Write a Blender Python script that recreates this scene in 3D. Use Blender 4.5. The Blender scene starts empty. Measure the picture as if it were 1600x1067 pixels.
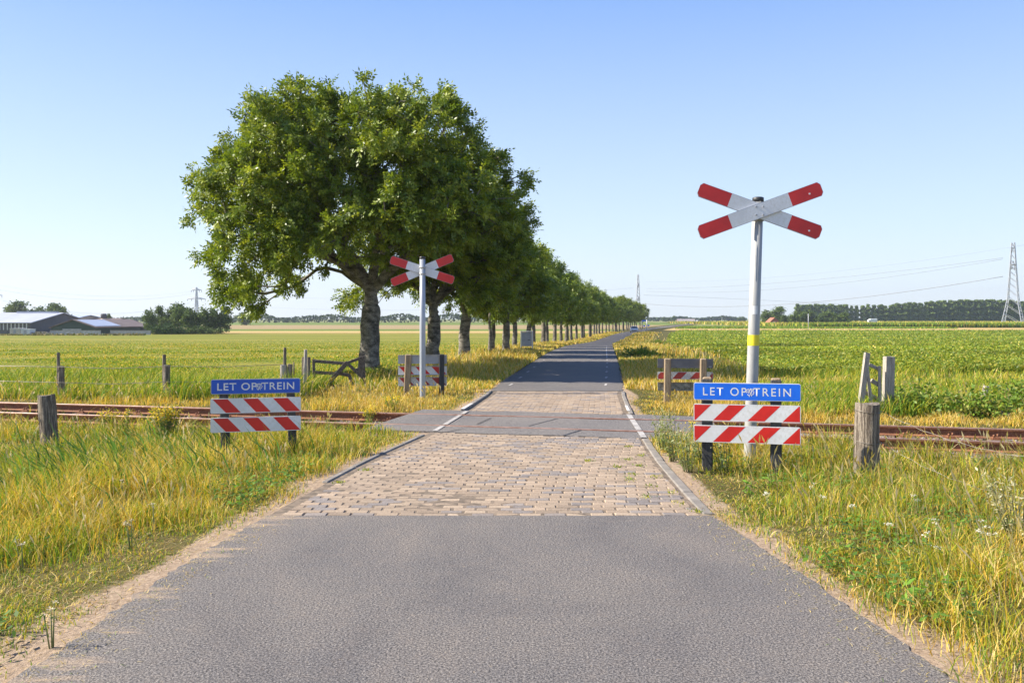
import bpy, math, random
import numpy as np
from mathutils import Vector, Matrix, Euler

R = math.radians
random.seed(7)
RNG = np.random.default_rng(7)

# ------------------------------------------------------------------ camera / world / sun
F, HOR, CH = 1330.0, 498.0, 1.65          # focal length in photo pixels, horizon row, eye height
sc = bpy.context.scene
COL = sc.collection
cam = bpy.data.cameras.new('camera')
cam.sensor_width = 36.0
cam.lens = F / 1600 * 36.0
cam.shift_y = -(533.5 - HOR) / 1600
cam.clip_start, cam.clip_end = 0.05, 9000
camo = bpy.data.objects.new('camera', cam)
camo.location = (0, 0, CH)
camo.rotation_euler = (R(90), 0, 0)
COL.objects.link(camo)
sc.camera = camo

SUN_EL = R(38)
SUN_DIR = Vector((-1.0, 0.015, 0)).normalized()          # horizontal direction towards the sun
world = bpy.data.worlds.new('World')
sc.world = world
world.use_nodes = True
wn = world.node_tree
bg = wn.nodes['Background']
sky = wn.nodes.new('ShaderNodeTexSky')
sky.sky_type = 'NISHITA'
sky.sun_disc = False
sky.sun_elevation = SUN_EL
sky.sun_rotation = math.atan2(SUN_DIR.x, SUN_DIR.y)
sky.air_density = 1.0
sky.dust_density = 0.8
sky.ozone_density = 1.5
# pale summer haze layered over the physical sky: whiter towards the horizon
wtc = wn.nodes.new('ShaderNodeTexCoord')
wsep = wn.nodes.new('ShaderNodeSeparateXYZ'); wn.links.new(wtc.outputs['Generated'], wsep.inputs[0])
wr = wn.nodes.new('ShaderNodeValToRGB'); wn.links.new(wsep.outputs[2], wr.inputs[0])
for el, (p_, c_) in zip([wr.color_ramp.elements[0], wr.color_ramp.elements.new(.10), wr.color_ramp.elements.new(.36), wr.color_ramp.elements.new(.6), wr.color_ramp.elements[-1]],
                        [(0, (.80, .88, .95, 1)), (.10, (.62, .77, .95, 1)), (.36, (.23, .42, .88, 1)), (.6, (.10, .22, .60, 1)), (1, (.05, .12, .38, 1))]):
    el.position = p_; el.color = c_
wsc = wn.nodes.new('ShaderNodeVectorMath'); wsc.operation = 'SCALE'; wsc.inputs[3].default_value = 3.45
wn.links.new(wr.outputs[0], wsc.inputs[0])
wmx = wn.nodes.new('ShaderNodeMix'); wmx.data_type = 'RGBA'; wmx.inputs[0].default_value = .88
wn.links.new(sky.outputs[0], wmx.inputs[6]); wn.links.new(wsc.outputs[0], wmx.inputs[7])
wn.links.new(wmx.outputs[2], bg.inputs[0])
bg.inputs[1].default_value = 0.15
sun = bpy.data.lights.new('sun', 'SUN')
sun.energy = 5.0
sun.angle = R(0.5)
sun.color = (1.0, 0.92, 0.79)
suno = bpy.data.objects.new('sun', sun)
sd = Vector((SUN_DIR.x * math.cos(SUN_EL), SUN_DIR.y * math.cos(SUN_EL), math.sin(SUN_EL)))
suno.rotation_euler = sd.to_track_quat('Z', 'Y').to_euler()
suno.location = (-30, 0, 40)
COL.objects.link(suno)
sc.view_settings.view_transform = 'Standard'
sc.view_settings.look = 'None'
sc.view_settings.gamma = 1
sc.view_settings.exposure = 1.1
sc.render.engine = 'CYCLES'
sc.cycles.max_bounces = 6
sc.cycles.diffuse_bounces = 3
sc.cycles.transmission_bounces = 4
sc.cycles.transparent_max_bounces = 8

# ------------------------------------------------------------------ terrain and mapping
def smooth(a, b, x):
    t = np.clip((np.asarray(x, float) - a) / (b - a), 0, 1)
    return t * t * (3 - 2 * t)

def zt(Y):
    return -1.5 * smooth(30, 130, Y)

_YL = np.array([-12, 3.86, 5.9, 7.1, 9.03, 10.4, 12.0, 15.2, 18.6, 20.5, 33.5, 55, 80, 120, 182, 262, 400, 600])
_XL = np.array([-2.5, -2.29, -2.2, -2.08, -1.84, -1.62, -1.27, -.87, -.5, -.42, .9, 3.0, 5.8, 11.6, 22.4, 40.0, 76, 130])
_YR = np.array([-12, 3.86, 4.86, 7.2, 10, 11.74, 14.6, 18.6, 19.95, 33.5, 55, 80, 120, 182, 262, 400, 600])
_XR = np.array([2.4, 2.03, 1.94, 1.67, 1.74, 1.86, 2.03, 2.4, 2.6, 4.16, 6.5, 9.4, 15.3, 26.0, 43.6, 79.8, 134])

def _sm(Yk, Xk):
    g = np.linspace(-12, 600, 6121)
    x = np.interp(g, Yk, Xk)
    out = x.copy()
    far = np.convolve(np.pad(x, 120, 'edge'), np.ones(241) / 241, 'valid')
    near = np.convolve(np.pad(x, 4, 'edge'), np.ones(9) / 9, 'valid')
    w = smooth(30, 60, g)
    return g, near * (1 - w) + far * w

_g, _xl = _sm(_YL, _XL)
_, _xr = _sm(_YR, _XR)
def XLe(Y): return np.interp(Y, _g, _xl)
def XRe(Y): return np.interp(Y, _g, _xr)

def _mk(seed, n=9):
    r = np.random.default_rng(seed)
    a = r.uniform(0, 2 * np.pi, n); f = r.uniform(.6, 1.9, n); p = r.uniform(0, 6.28, n)
    return np.cos(a) * f, np.sin(a) * f, p
_NZ = [_mk(s) for s in range(12)]
def nz(X, Y, scale, k=0):
    """smooth 2-D noise, about -1..1"""
    cx, cy, p = _NZ[k]
    X = np.asarray(X, float)[..., None] / scale; Y = np.asarray(Y, float)[..., None] / scale
    w1 = np.sin(Y[..., 0] * 1.3 + k) * .7
    return np.sin((X + w1[..., None]) * cx + Y * cy + p).sum(-1) / 3.4

# track: near rail Y = 12.87 - .23 X, far rail Y = 14.35 - .23 X
TSL = -0.23
TA = math.atan(TSL)
TN = Vector((-math.sin(TA), math.cos(TA), 0))
TD = Vector((math.cos(TA), math.sin(TA), 0))
TC = Vector((0, 13.61, 0))
def track_st(X, Y):
    dx, dy = np.asarray(X, float), np.asarray(Y, float) - TC.y
    return dx * TD.x + dy * TD.y, dx * TN.x + dy * TN.y
SL0, SL1 = -1.98, 3.15       # crossing slab along the track
ST = 1.42                    # half width of the slab across the track

def verge_off(X, Y):
    X = np.asarray(X, float); Y = np.asarray(Y, float)
    d = np.maximum(XLe(Y) - X, X - XRe(Y))
    v = -.010 - .09 * smooth(0.0, 1.8, d) + .03 * nz(X, Y, .9, 1) * smooth(.2, 1.5, d) * (1 - smooth(25, 40, Y))
    v = v + .012 * nz(X, Y, .22, 2) * smooth(.05, .4, d) * (1 - smooth(25, 40, Y))
    s, t = track_st(X, Y)
    out = np.maximum(SL0 - s, s - SL1)
    m = smooth(-.15, .25, out) * (1 - smooth(1.35, 1.9, np.abs(t)))
    v = v * (1 - m) + (-.24) * m
    isl = (s > SL0 + .05) & (s < SL1 - .05) & (np.abs(t) < ST - .05)
    return np.where(isl, -.06, np.where(d < -.02, -.012, v))

def g(X, Y):
    return zt(Y) + verge_off(X, Y)

def at(px, py, Y):
    return Vector(((px - 800) * Y / F, Y, CH - (py - HOR) * Y / F))

def hit(px, py, off=0.0):
    """ground point seen at a photo pixel (used to look positions up)"""
    Y = 3.0
    step = .05
    while Y < 1500:
        X = (px - 800) * Y / F
        if CH - (py - HOR) * Y / F <= float(g(X, Y)) + off:
            return Vector((X, Y, float(g(X, Y))))
        Y += step if Y < 60 else .5
    return Vector(((px - 800) * Y / F, Y, -1.6))

# ------------------------------------------------------------------ materials
def nodes_of(name):
    m = bpy.data.materials.new(name)
    m.use_nodes = True
    nt = m.node_tree
    return m, nt, nt.nodes['Principled BSDF'], nt.nodes['Material Output']

def ramp(nt, fac, stops):
    r = nt.nodes.new('ShaderNodeValToRGB')
    e = r.color_ramp.elements
    while len(e) < len(stops): e.new(.5)
    for el, (p, c) in zip(e, stops):
        el.position = p; el.color = (*c, 1) if len(c) == 3 else c
    nt.links.new(fac, r.inputs[0])
    return r.outputs[0]

def coords(nt, scale=(1, 1, 1), obj=False):
    tc = nt.nodes.new('ShaderNodeTexCoord') if obj else nt.nodes.new('ShaderNodeNewGeometry')
    mp = nt.nodes.new('ShaderNodeMapping')
    mp.inputs['Scale'].default_value = scale
    nt.links.new(tc.outputs['Object' if obj else 'Position'], mp.inputs[0])
    return mp.outputs[0]

def noise(nt, vec, scale, detail=4, rough=.55, dist=0):
    n = nt.nodes.new('ShaderNodeTexNoise')
    n.inputs['Scale'].default_value = scale; n.inputs['Detail'].default_value = detail
    n.inputs['Roughness'].default_value = rough; n.inputs['Distortion'].default_value = dist
    nt.links.new(vec, n.inputs['Vector'])
    return n.outputs[0]

def mixc(nt, fac, a, b, mode='MIX'):
    m = nt.nodes.new('ShaderNodeMix'); m.data_type = 'RGBA'; m.blend_type = mode
    for sock, v in ((m.inputs[0], fac), (m.inputs[6], a), (m.inputs[7], b)):
        if isinstance(v, (int, float)): sock.default_value = v
        elif isinstance(v, tuple): sock.default_value = (*v, 1)
        else: nt.links.new(v, sock)
    return m.outputs[2]

def bump(nt, bsdf, h, strength=.4, dist=.01, prev=None):
    b = nt.nodes.new('ShaderNodeBump')
    b.inputs['Strength'].default_value = strength; b.inputs['Distance'].default_value = dist
    nt.links.new(h, b.inputs['Height'])
    if prev: nt.links.new(prev, b.inputs['Normal'])
    nt.links.new(b.outputs[0], bsdf.inputs['Normal'])
    return b.outputs[0]

def simple(name, c1, c2=None, scale=6, rough=.6, bs=0, bd=.004, stretch=(1, 1, 1), metal=0, obj=True, fine=None, spec=.5, mid=(.35, .65)):
    m, nt, b, o = nodes_of(name)
    v = coords(nt, stretch, obj)
    n = noise(nt, v, scale, 6, .6)
    c = ramp(nt, n, [(mid[0], c1), (mid[1], c2 or c1)])
    if fine:
        c = mixc(nt, ramp(nt, noise(nt, v, scale * 9, 3), [(.45, (0, 0, 0)), (.7, (1, 1, 1))]), c, fine)
    nt.links.new(c, b.inputs['Base Color'])
    b.inputs['Roughness'].default_value = rough
    b.inputs['Metallic'].default_value = metal
    b.inputs['Specular IOR Level'].default_value = spec
    if bs: bump(nt, b, noise(nt, v, scale * 4, 5), bs, bd)
    return m

def leaf_mat(name, trans=.35, rough=.45, spec=.4, gain=(1, 1, 1)):
    """albedo per leaf from the mesh attribute «tint»"""
    m, nt, b, o = nodes_of(name)
    a = nt.nodes.new('ShaderNodeAttribute'); a.attribute_name = 'tint'
    c = mixc(nt, 1.0, a.outputs[0], gain, 'MULTIPLY')
    nt.links.new(c, b.inputs['Base Color'])
    b.inputs['Roughness'].default_value = rough
    b.inputs['Specular IOR Level'].default_value = spec
    t = nt.nodes.new('ShaderNodeBsdfTranslucent')
    nt.links.new(mixc(nt, 1.0, c, (1.5, 1.45, .7), 'MULTIPLY'), t.inputs[0])
    mx = nt.nodes.new('ShaderNodeMixShader'); mx.inputs[0].default_value = trans
    nt.links.new(b.outputs[0], mx.inputs[1]); nt.links.new(t.outputs[0], mx.inputs[2])
    nt.links.new(mx.outputs[0], o.inputs[0])
    return m

def attr_mat(name, rough=.8, bs=.4, bscale=60, bd=.004, grain=.25):
    m, nt, b, o = nodes_of(name)
    a = nt.nodes.new('ShaderNodeAttribute'); a.attribute_name = 'tint'
    v = coords(nt)
    gr = ramp(nt, noise(nt, v, bscale, 5, .7), [(.3, (1 - grain,) * 3), (.7, (1 + grain,) * 3)])
    nt.links.new(mixc(nt, 1.0, a.outputs[0], gr, 'MULTIPLY'), b.inputs['Base Color'])
    b.inputs['Roughness'].default_value = rough
    b.inputs['Specular IOR Level'].default_value = .2
    bump(nt, b, noise(nt, v, bscale * 1.5, 4, .7), bs, bd)
    return m

M = {}
M['grass'] = leaf_mat('grass_blades', .3, .6, .2)
M['leaf'] = leaf_mat('ash_leaves', .28, .45, .4)
M['farleaf'] = leaf_mat('far_leaves', .15, .7, .2)
M['crop'] = leaf_mat('crop_leaves', .35, .5, .35)
M['petal'] = leaf_mat('petals', .3, .7, .2)
M['brick'] = attr_mat('paving_brick', .85, .55, 55, .004, .3)
M['ballast'] = attr_mat('ballast_stone', .9, .4, 30, .006, .3)

# asphalt
def asphalt(name, base, sandy=True):
    m, nt, b, o = nodes_of(name)
    v = coords(nt)
    big = noise(nt, v, .55, 4, .55)
    fine = noise(nt, v, 80, 4, .9)
    mid = noise(nt, v, 9, 5, .65)
    vor = nt.nodes.new('ShaderNodeTexVoronoi'); vor.inputs['Scale'].default_value = 95
    nt.links.new(v, vor.inputs['Vector'])
    k = base
    c = ramp(nt, fine, [(.39, (k * .16, k * .155, k * .15)), (.5, (k * 1.0, k * .92, k * .845)), (.60, (k * 2.2, k * 2.02, k * 1.8))])
    st = ramp(nt, vor.outputs[0], [(.05, (1.35, 1.3, 1.22)), (.45, (.82, .82, .85))])
    c = mixc(nt, .8, c, st, 'MULTIPLY')
    c = mixc(nt, 1.0, c, ramp(nt, big, [(.3, (.86, .87, .9)), (.7, (1.14, 1.11, 1.06))]), 'MULTIPLY')
    if sandy:
        # brown dust: more of it towards the left border and in patches
        geo = nt.nodes.new('ShaderNodeAttribute'); geo.attribute_name = 'dust'
        mp2 = coords(nt, (1.4, 7, 1))
        dn = noise(nt, mp2, 1.2, 5, .6)
        ad = nt.nodes.new('ShaderNodeMath'); ad.operation = 'ADD'
        nt.links.new(geo.outputs['Fac'], ad.inputs[0]); nt.links.new(dn, ad.inputs[1])
        f = ramp(nt, ad.outputs[0], [(.72, (0, 0, 0)), (.86, (.8, .8, .8))])
        mul = nt.nodes.new('ShaderNodeMath'); mul.operation = 'MULTIPLY'
        nt.links.new(f, mul.inputs[0]); nt.links.new(ramp(nt, fine, [(.35, (.35,) * 3), (.6, (1,) * 3)]), mul.inputs[1])
        c = mixc(nt, mul.outputs[0], c, (.40, .30, .21))
        bl = noise(nt, coords(nt, (1.0, .55, 1)), .9, 6, .65, .8)
        c = mixc(nt, 1.0, c, ramp(nt, bl, [(.34, (.84, .84, .86)), (.5, (1, 1, 1)), (.68, (1.16, 1.12, 1.07))]), 'MULTIPLY')
        sp = noise(nt, v, 26, 2, .5)
        c = mixc(nt, ramp(nt, sp, [(.70, (0, 0, 0)), (.76, (.6,) * 3)]), c, (.34, .27, .19))
        c = mixc(nt, ramp(nt, mid, [(.45, (0, 0, 0)), (.75, (.2,) * 3)]), c, (.25, .20, .16))
    nt.links.new(c, b.inputs['Base Color'])
    b.inputs['Roughness'].default_value = .8
    b.inputs['Specular IOR Level'].default_value = .3
    p = bump(nt, b, fine, .9, .006)
    bump(nt, b, vor.outputs[0], .5, .004, p)
    return m
M['asphalt'] = asphalt('asphalt_coarse', .168)
M['asphalt_far'] = asphalt('asphalt_far', .15, False)
M['slab'] = asphalt('asphalt_crossing', .18, False)

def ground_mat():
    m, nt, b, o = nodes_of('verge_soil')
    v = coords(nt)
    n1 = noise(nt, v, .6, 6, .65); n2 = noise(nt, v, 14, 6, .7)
    c = ramp(nt, n1, [(.3, (.06, .07, .02)), (.55, (.10, .09, .03)), (.75, (.15, .11, .05))])  # soil colours darkened to stand in for shade between the grass blades
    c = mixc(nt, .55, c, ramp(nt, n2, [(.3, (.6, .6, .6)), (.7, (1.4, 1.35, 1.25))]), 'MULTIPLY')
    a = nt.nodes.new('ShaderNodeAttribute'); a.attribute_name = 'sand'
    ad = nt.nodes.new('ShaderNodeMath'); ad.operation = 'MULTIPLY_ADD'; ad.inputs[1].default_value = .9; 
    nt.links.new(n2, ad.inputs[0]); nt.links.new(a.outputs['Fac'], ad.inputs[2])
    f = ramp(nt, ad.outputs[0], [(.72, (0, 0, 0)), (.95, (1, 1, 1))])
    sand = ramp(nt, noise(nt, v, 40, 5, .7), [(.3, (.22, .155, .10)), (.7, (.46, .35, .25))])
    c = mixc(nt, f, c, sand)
    nt.links.new(c, b.inputs['Base Color'])
    b.inputs['Roughness'].default_value = .95
    b.inputs['Specular IOR Level'].default_value = .1
    p = bump(nt, b, n2, .8, .03)
    bump(nt, b, noise(nt, v, 90, 4, .7), .5, .006, p)
    return m
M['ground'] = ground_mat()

def field_mat(name, cols, s=(1, 1, 1), scale=.5, fine=30, contrast=.5, bd=.05):
    m, nt, b, o = nodes_of(name)
    v = coords(nt, s)
    n1 = noise(nt, v, scale, 6, .62); n2 = noise(nt, coords(nt), fine, 5, .75)
    st = [(.3 + .4 * i / (len(cols) - 1), c) for i, c in enumerate(cols)]
    c = ramp(nt, n1, st)
    c = mixc(nt, contrast, c, ramp(nt, n2, [(.32, (.35, .4, .35)), (.68, (1.6, 1.55, 1.4))]), 'MULTIPLY')
    nt.links.new(c, b.inputs['Base Color'])
    b.inputs['Roughness'].default_value = .95
    b.inputs['Specular IOR Level'].default_value = .08
    bump(nt, b, n2, .9, bd)
    return m
M['pasture'] = field_mat('pasture_turf', [(.13, .155, .025), (.175, .19, .03), (.235, .22, .045), (.30, .24, .07)], (.08, 1, 1), .12, 5, .7)
M['gold'] = field_mat('dry_strip', [(.42, .30, .12), (.50, .36, .16)], (.2, 1, 1), .2, 3)
M['hay'] = field_mat('hay_stubble', [(.29, .22, .11), (.34, .25, .14)], (.1, 1, 1), .1, 2, .3)
M['greenstrip'] = field_mat('green_strip', [(.10, .16, .03), (.18, .22, .05)], (.2, 1, 1), .2, 3)
M['cropsoil'] = field_mat('crop_ground', [(.15, .22, .025), (.20, .27, .03), (.27, .29, .06)], (.25, 1, 1), .35, 2.5, .8)
M['farland'] = field_mat('far_land', [(.16, .2, .06), (.25, .24, .09)], (.1, 1, 1), .02, 1, .3)

M['wood'] = simple('weathered_wood', (.11, .085, .062), (.38, .32, .25), 5, .9, 1.0, .016, (9, 9, .6), fine=(.08, .062, .05), mid=(.42, .58))
M['woodlight'] = simple('bleached_wood', (.28, .25, .21), (.56, .52, .45), 5, .9, .8, .01, (9, 9, .8), fine=(.2, .17, .14))
M['wooddark'] = simple('dark_stained_wood', (.022, .024, .028), (.06, .06, .06), 5, .75, .5, .006, (8, 8, .8))
M['woodbrown'] = simple('brown_gate_wood', (.07, .055, .045), (.20, .16, .12), 5, .9, .7, .01, (5, 5, 5))
M['woodtan'] = simple('tan_post_wood', (.24, .17, .10), (.44, .34, .22), 5, .9, .7, .008, (9, 9, .8), fine=(.16, .11, .07))
M['galv'] = simple('galvanised_steel', (.36, .36, .345), (.44, .435, .42), 3, .5, .08, .001, (1, 1, .25), metal=.1, fine=(.33, .33, .32))
M['galvblue'] = simple('painted_grey_pole', (.33, .36, .40), (.40, .42, .46), 5, .4, .05, .001, (1, 1, .3), metal=.2)
M['cap'] = simple('black_plastic_cap', (.02, .02, .02), (.035, .035, .035), 8, .5)
M['white'] = simple('white_reflective_sheet', (.66, .665, .66), (.80, .80, .80), 3.5, .38, .03, .0005, fine=(.68, .67, .64))
M['red'] = simple('red_reflective_sheet', (.54, .014, .012), (.70, .02, .015), 3.5, .38)
M['whited'] = simple('soiled_white_sheet', (.48, .47, .44), (.74, .73, .70), 5, .55, .05, .001, fine=(.33, .31, .27))
M['redd'] = simple('faded_red_sheet', (.33, .02, .02), (.50, .05, .035), 5, .5, fine=(.20, .05, .04))
M['blue'] = simple('blue_sign_sheet', (.004, .13, .72), (.006, .16, .82), 5, .32)
M['blueshade'] = simple('shaded_blue_sign_sheet', (.006, .075, .47), (.012, .105, .56), 2.2, .38)  # darker copy of the sign blue: shade of the unlit left board in its colour
M['signgrey'] = simple('sign_back_aluminium', (.30, .31, .33), (.42, .43, .45), 4, .5, .05, .001, metal=.3)
M['signdark'] = simple('dark_sign_back', (.075, .08, .095), (.14, .145, .16), 4, .55, .05, .001)
M['mossy'] = simple('mossy_plank', (.09, .095, .075), (.38, .37, .33), 14, .9, .4, .004, fine=(.12, .13, .09))
M['yellow'] = simple('yellow_tape', (.80, .66, .02), (.86, .72, .03), 8, .5)
M['bolt'] = simple('steel_bolt', (.25, .25, .26), (.4, .4, .4), 20, .4, metal=.8)
M['rust'] = simple('rusty_rail_side', (.12, .048, .024), (.26, .105, .05), 6, .85, .35, .003, fine=(.32, .15, .08))
M['railtop'] = simple('worn_rail_head', (.20, .10, .065), (.36, .23, .18), 7, .5, .1, .001, (1, 1, 1), metal=.25)
M['sleeper'] = simple('sleeper_wood', (.07, .05, .035), (.2, .15, .11), 5, .9, .8, .01, (1, 6, 1))
M['kerb'] = simple('concrete_kerb', (.15, .135, .115), (.28, .25, .215), 4, .9, .5, .004, fine=(.2, .18, .16))
M['paint'] = simple('worn_road_paint', (.52, .50, .47), (.72, .71, .69), 7, .8, .2, .002, fine=(.36, .33, .30))
M['paintworn'] = simple('faded_road_paint', (.28, .26, .24), (.56, .53, .48), 5, .8, .2, .002, fine=(.20, .19, .19))
M['sand'] = simple('joint_sand', (.09, .07, .05), (.25, .19, .135), 12, .95, .5, .004, obj=False)
M['seam'] = simple('tar_seam', (.03, .03, .033), (.05, .05, .055), 9, .6)
M['wire'] = simple('galvanised_wire', (.20, .17, .14), (.36, .33, .29), 9, .5, metal=.4)
M['pylon'] = simple('pylon_lattice_steel', (.42, .43, .46), (.52, .53, .56), .3, .5, metal=.2)
M['cable'] = simple('power_cable', (.20, .21, .24), (.24, .25, .28), .1, .6)
M['bark'] = simple('ash_bark', (.065, .057, .045), (.34, .305, .25), 2.6, .95, 1.0, .03, (1.4, 1.4, 2.6), fine=(.05, .043, .035), mid=(.38, .62))
M['barkfar'] = simple('far_bark', (.07, .06, .048), (.22, .19, .15), 2, .95, .5, .02, (2, 2, 3))
M['roofgrey'] = simple('grey_corrugated_roof', (.34, .36, .42), (.42, .44, .50), .25, .6)
M['solar'] = simple('pale_solar_roof', (.36, .41, .52), (.44, .49, .60), .2, .45)
M['roofbrown'] = simple('brown_roof', (.15, .11, .10), (.21, .16, .14), .3, .8)
M['rooftile'] = simple('grey_brown_tile_roof', (.26, .22, .22), (.34, .29, .28), .3, .85)
M['roofred'] = simple('red_tile_roof', (.34, .12, .07), (.42, .17, .10), .4, .85)
M['wallgreen'] = simple('green_barn_cladding', (.028, .055, .045), (.045, .08, .06), .4, .7)
M['walldark'] = simple('dark_barn_interior', (.09, .09, .095), (.13, .13, .14), .3, .9)
M['cream'] = simple('cream_fascia', (.58, .46, .34), (.68, .56, .43), .4, .7)
M['wallwhite'] = simple('white_render', (.62, .62, .62), (.74, .74, .74), .5, .8)
M['concrete'] = simple('pale_concrete', (.42, .42, .45), (.56, .55, .57), .5, .85, fine=(.3, .3, .3))
M['brickred'] = simple('red_brick_wall', (.24, .10, .07), (.34, .15, .10), .7, .9)
M['carpaint'] = simple('white_car_paint', (.76, .78, .80), (.80, .81, .82), 2, .25)
M['glass'] = simple('dark_car_glass', (.03, .04, .05), (.05, .06, .07), 3, .1)
M['tyre'] = simple('tyre_rubber', (.018, .018, .018), (.03, .03, .03), 9, .8)
M['lamp'] = simple('headlight_lens', (.7, .72, .75), (.8, .8, .8), 5, .15)
M['containerbeige'] = simple('beige_container_paint', (.50, .46, .38), (.60, .56, .48), .8, .7)
M['stem'] = simple('plant_stem', (.16, .19, .06), (.24, .24, .1), 5, .8)
M['twig'] = simple('dry_twig', (.14, .1, .07), (.25, .19, .13), 5, .9)

# ------------------------------------------------------------------ mesh helpers
def tagp(o, label=None, cat=None, group=None, kind=None):
    if label: o['label'] = label
    if cat: o['category'] = cat
    if group: o['group'] = group
    if kind: o['kind'] = kind
    return o

def link(name, me, parent=None):
    o = bpy.data.objects.new(name, me)
    COL.objects.link(o)
    if parent: o.parent = parent
    return o

def empty(name, loc, label, cat, group=None, rz=0):
    o = bpy.data.objects.new(name, None)
    o.empty_display_size = .2
    COL.objects.link(o)
    o.location = loc
    o.rotation_euler = (0, 0, rz)
    return tagp(o, label, cat, group)

def np_mesh(name, V, polys, mats, tint=None, smooth_=False, midx=None, extra=None):
    """polys: list of (n,k) index arrays"""
    V = np.asarray(V, np.float32).reshape(-1, 3)
    me = bpy.data.meshes.new(name)
    me.vertices.add(len(V)); me.vertices.foreach_set('co', V.ravel())
    polys = [np.asarray(p, np.int32) for p in polys if len(p)]
    loops = np.concatenate([p.ravel() for p in polys])
    tot = np.concatenate([np.full(len(p), p.shape[1], np.int32) for p in polys])
    start = np.concatenate([[0], np.cumsum(tot)[:-1]]).astype(np.int32)
    me.loops.add(len(loops)); me.loops.foreach_set('vertex_index', loops)
    me.polygons.add(len(tot)); me.polygons.foreach_set('loop_start', start); me.polygons.foreach_set('loop_total', tot)
    if midx is not None: me.polygons.foreach_set('material_index', np.asarray(midx, np.int32))
    me.polygons.foreach_set('use_smooth', np.full(len(tot), bool(smooth_)))
    for m in (mats if isinstance(mats, (list, tuple)) else [mats]): me.materials.append(m)
    if tint is not None:
        a = me.color_attributes.new('tint', 'FLOAT_COLOR', 'POINT')
        c = np.ones((len(V), 4), np.float32); c[:, :3] = tint
        a.data.foreach_set('color', c.ravel())
    for k, arr in (extra or {}).items():
        a = me.attributes.new(k, 'FLOAT', 'POINT'); a.data.foreach_set('value', np.asarray(arr, np.float32))
    me.update(calc_edges=True)
    return me

class MB:
    def __init__(s): s.v = []; s.f = []; s.m = []; s.mats = []; s.sm = []
    def mi(s, mat):
        if mat not in s.mats: s.mats.append(mat)
        return s.mats.index(mat)
    def add(s, V, Fs, mat, sm=False, M4=None):
        o = len(s.v)
        for p in V:
            p = Vector(p)
            if M4 is not None: p = M4 @ p
            s.v.append(tuple(p))
        k = s.mi(mat)
        for f in Fs:
            s.f.append([i + o for i in f]); s.m.append(k); s.sm.append(sm)
        return s
    def box(s, c, d, mat, rot=None, bev=0, jit=0):
        x, y, z = d[0] / 2, d[1] / 2, d[2] / 2
        M4 = Matrix.Translation(c) @ (rot.to_4x4() if rot is not None else Matrix.Identity(4))
        if bev <= 0:
            V = [(sx * x, sy * y, sz * z) for sz in (-1, 1) for sy in (-1, 1) for sx in (-1, 1)]
            V = [(a + random.uniform(-jit, jit), b + random.uniform(-jit, jit), c_) for a, b, c_ in V]
            return s.add(V, [(0, 2, 3, 1), (4, 5, 7, 6), (0, 1, 5, 4), (2, 6, 7, 3), (0, 4, 6, 2), (1, 3, 7, 5)], mat, False, M4)
        bm_v = []
        b = min(bev, x * .9, y * .9, z * .9)
        prof = [(-z, 1), (-z + b, 0), (z - b, 0), (z, 1)]
        V = []
        for zz, ins in prof:
            xi, yi = (x - b, y - b) if ins else (x, y)
            e = b
            if ins: ring = [(-xi + e * .3, -yi), (xi - e * .3, -yi), (xi, -yi + e * .3), (xi, yi - e * .3), (xi - e * .3, yi), (-xi + e * .3, yi), (-xi, yi - e * .3), (-xi, -yi + e * .3)]
            else: ring = [(-xi + e, -yi), (xi - e, -yi), (xi, -yi + e), (xi, yi - e), (xi - e, yi), (-xi + e, yi), (-xi, yi - e), (-xi, -yi + e)]
            V += [(a + random.uniform(-jit, jit), b_ + random.uniform(-jit, jit), zz) for a, b_ in ring]
        Fs = [tuple(reversed(range(8))), tuple(range(24, 32))]
        for r in range(3):
            for i in range(8):
                j = (i + 1) % 8
                Fs.append((r * 8 + i, r * 8 + j, r * 8 + 8 + j, r * 8 + 8 + i))
        return s.add(V, Fs, mat, False, M4)
    def tube(s, pts, rad, mat, n=8, cap=True, sm=True):
        pts = [Vector(p) for p in pts]
        if not isinstance(rad, (list, tuple)): rad = [rad] * len(pts)
        V = []; Fs = []
        up = None
        for i, p in enumerate(pts):
            d = (pts[min(i + 1, len(pts) - 1)] - pts[max(i - 1, 0)]).normalized()
            if up is None or abs(up.dot(d)) > .95:
                up = Vector((0, 1, 0)) if abs(d.y) < .8 else Vector((1, 0, 0))
            a = d.cross(up).normalized(); b = d.cross(a).normalized(); up = b.cross(d) * -1 if False else up
            for k in range(n):
                t = 2 * math.pi * k / n
                V.append(p + (a * math.cos(t) + b * math.sin(t)) * rad[i])
        for i in range(len(pts) - 1):
            for k in range(n):
                j = (k + 1) % n
                Fs.append((i * n + k, i * n + j, i * n + n + j, i * n + n + k))
        s.add(V, Fs, mat, sm)
        if cap:
            o = len(s.v) - len(V)
            s.f.append([o + k for k in reversed(range(n))]); s.m.append(s.mi(mat)); s.sm.append(False)
            s.f.append([o + (len(pts) - 1) * n + k for k in range(n)]); s.m.append(s.mi(mat)); s.sm.append(False)
        return s
    def prism(s, poly, y0, y1, mat, M4=None):
        """poly in x,z; extruded along y"""
        n = len(poly)
        V = [(x, y0, z) for x, z in poly] + [(x, y1, z) for x, z in poly]
        Fs = [tuple(range(n)), tuple(reversed(range(n, 2 * n)))]
        Fs += [(i, i + n, (i + 1) % n + n, (i + 1) % n) for i in range(n)]
        return s.add(V, Fs, mat, False, M4)
    def build(s, name, parent=None):
        me = bpy.data.meshes.new(name)
        me.from_pydata(s.v, [], s.f)
        me.polygons.foreach_set('material_index', s.m)
        me.polygons.foreach_set('use_smooth', s.sm)
        for m in s.mats: me.materials.append(m)
        me.update()
        return link(name, me, parent)

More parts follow.
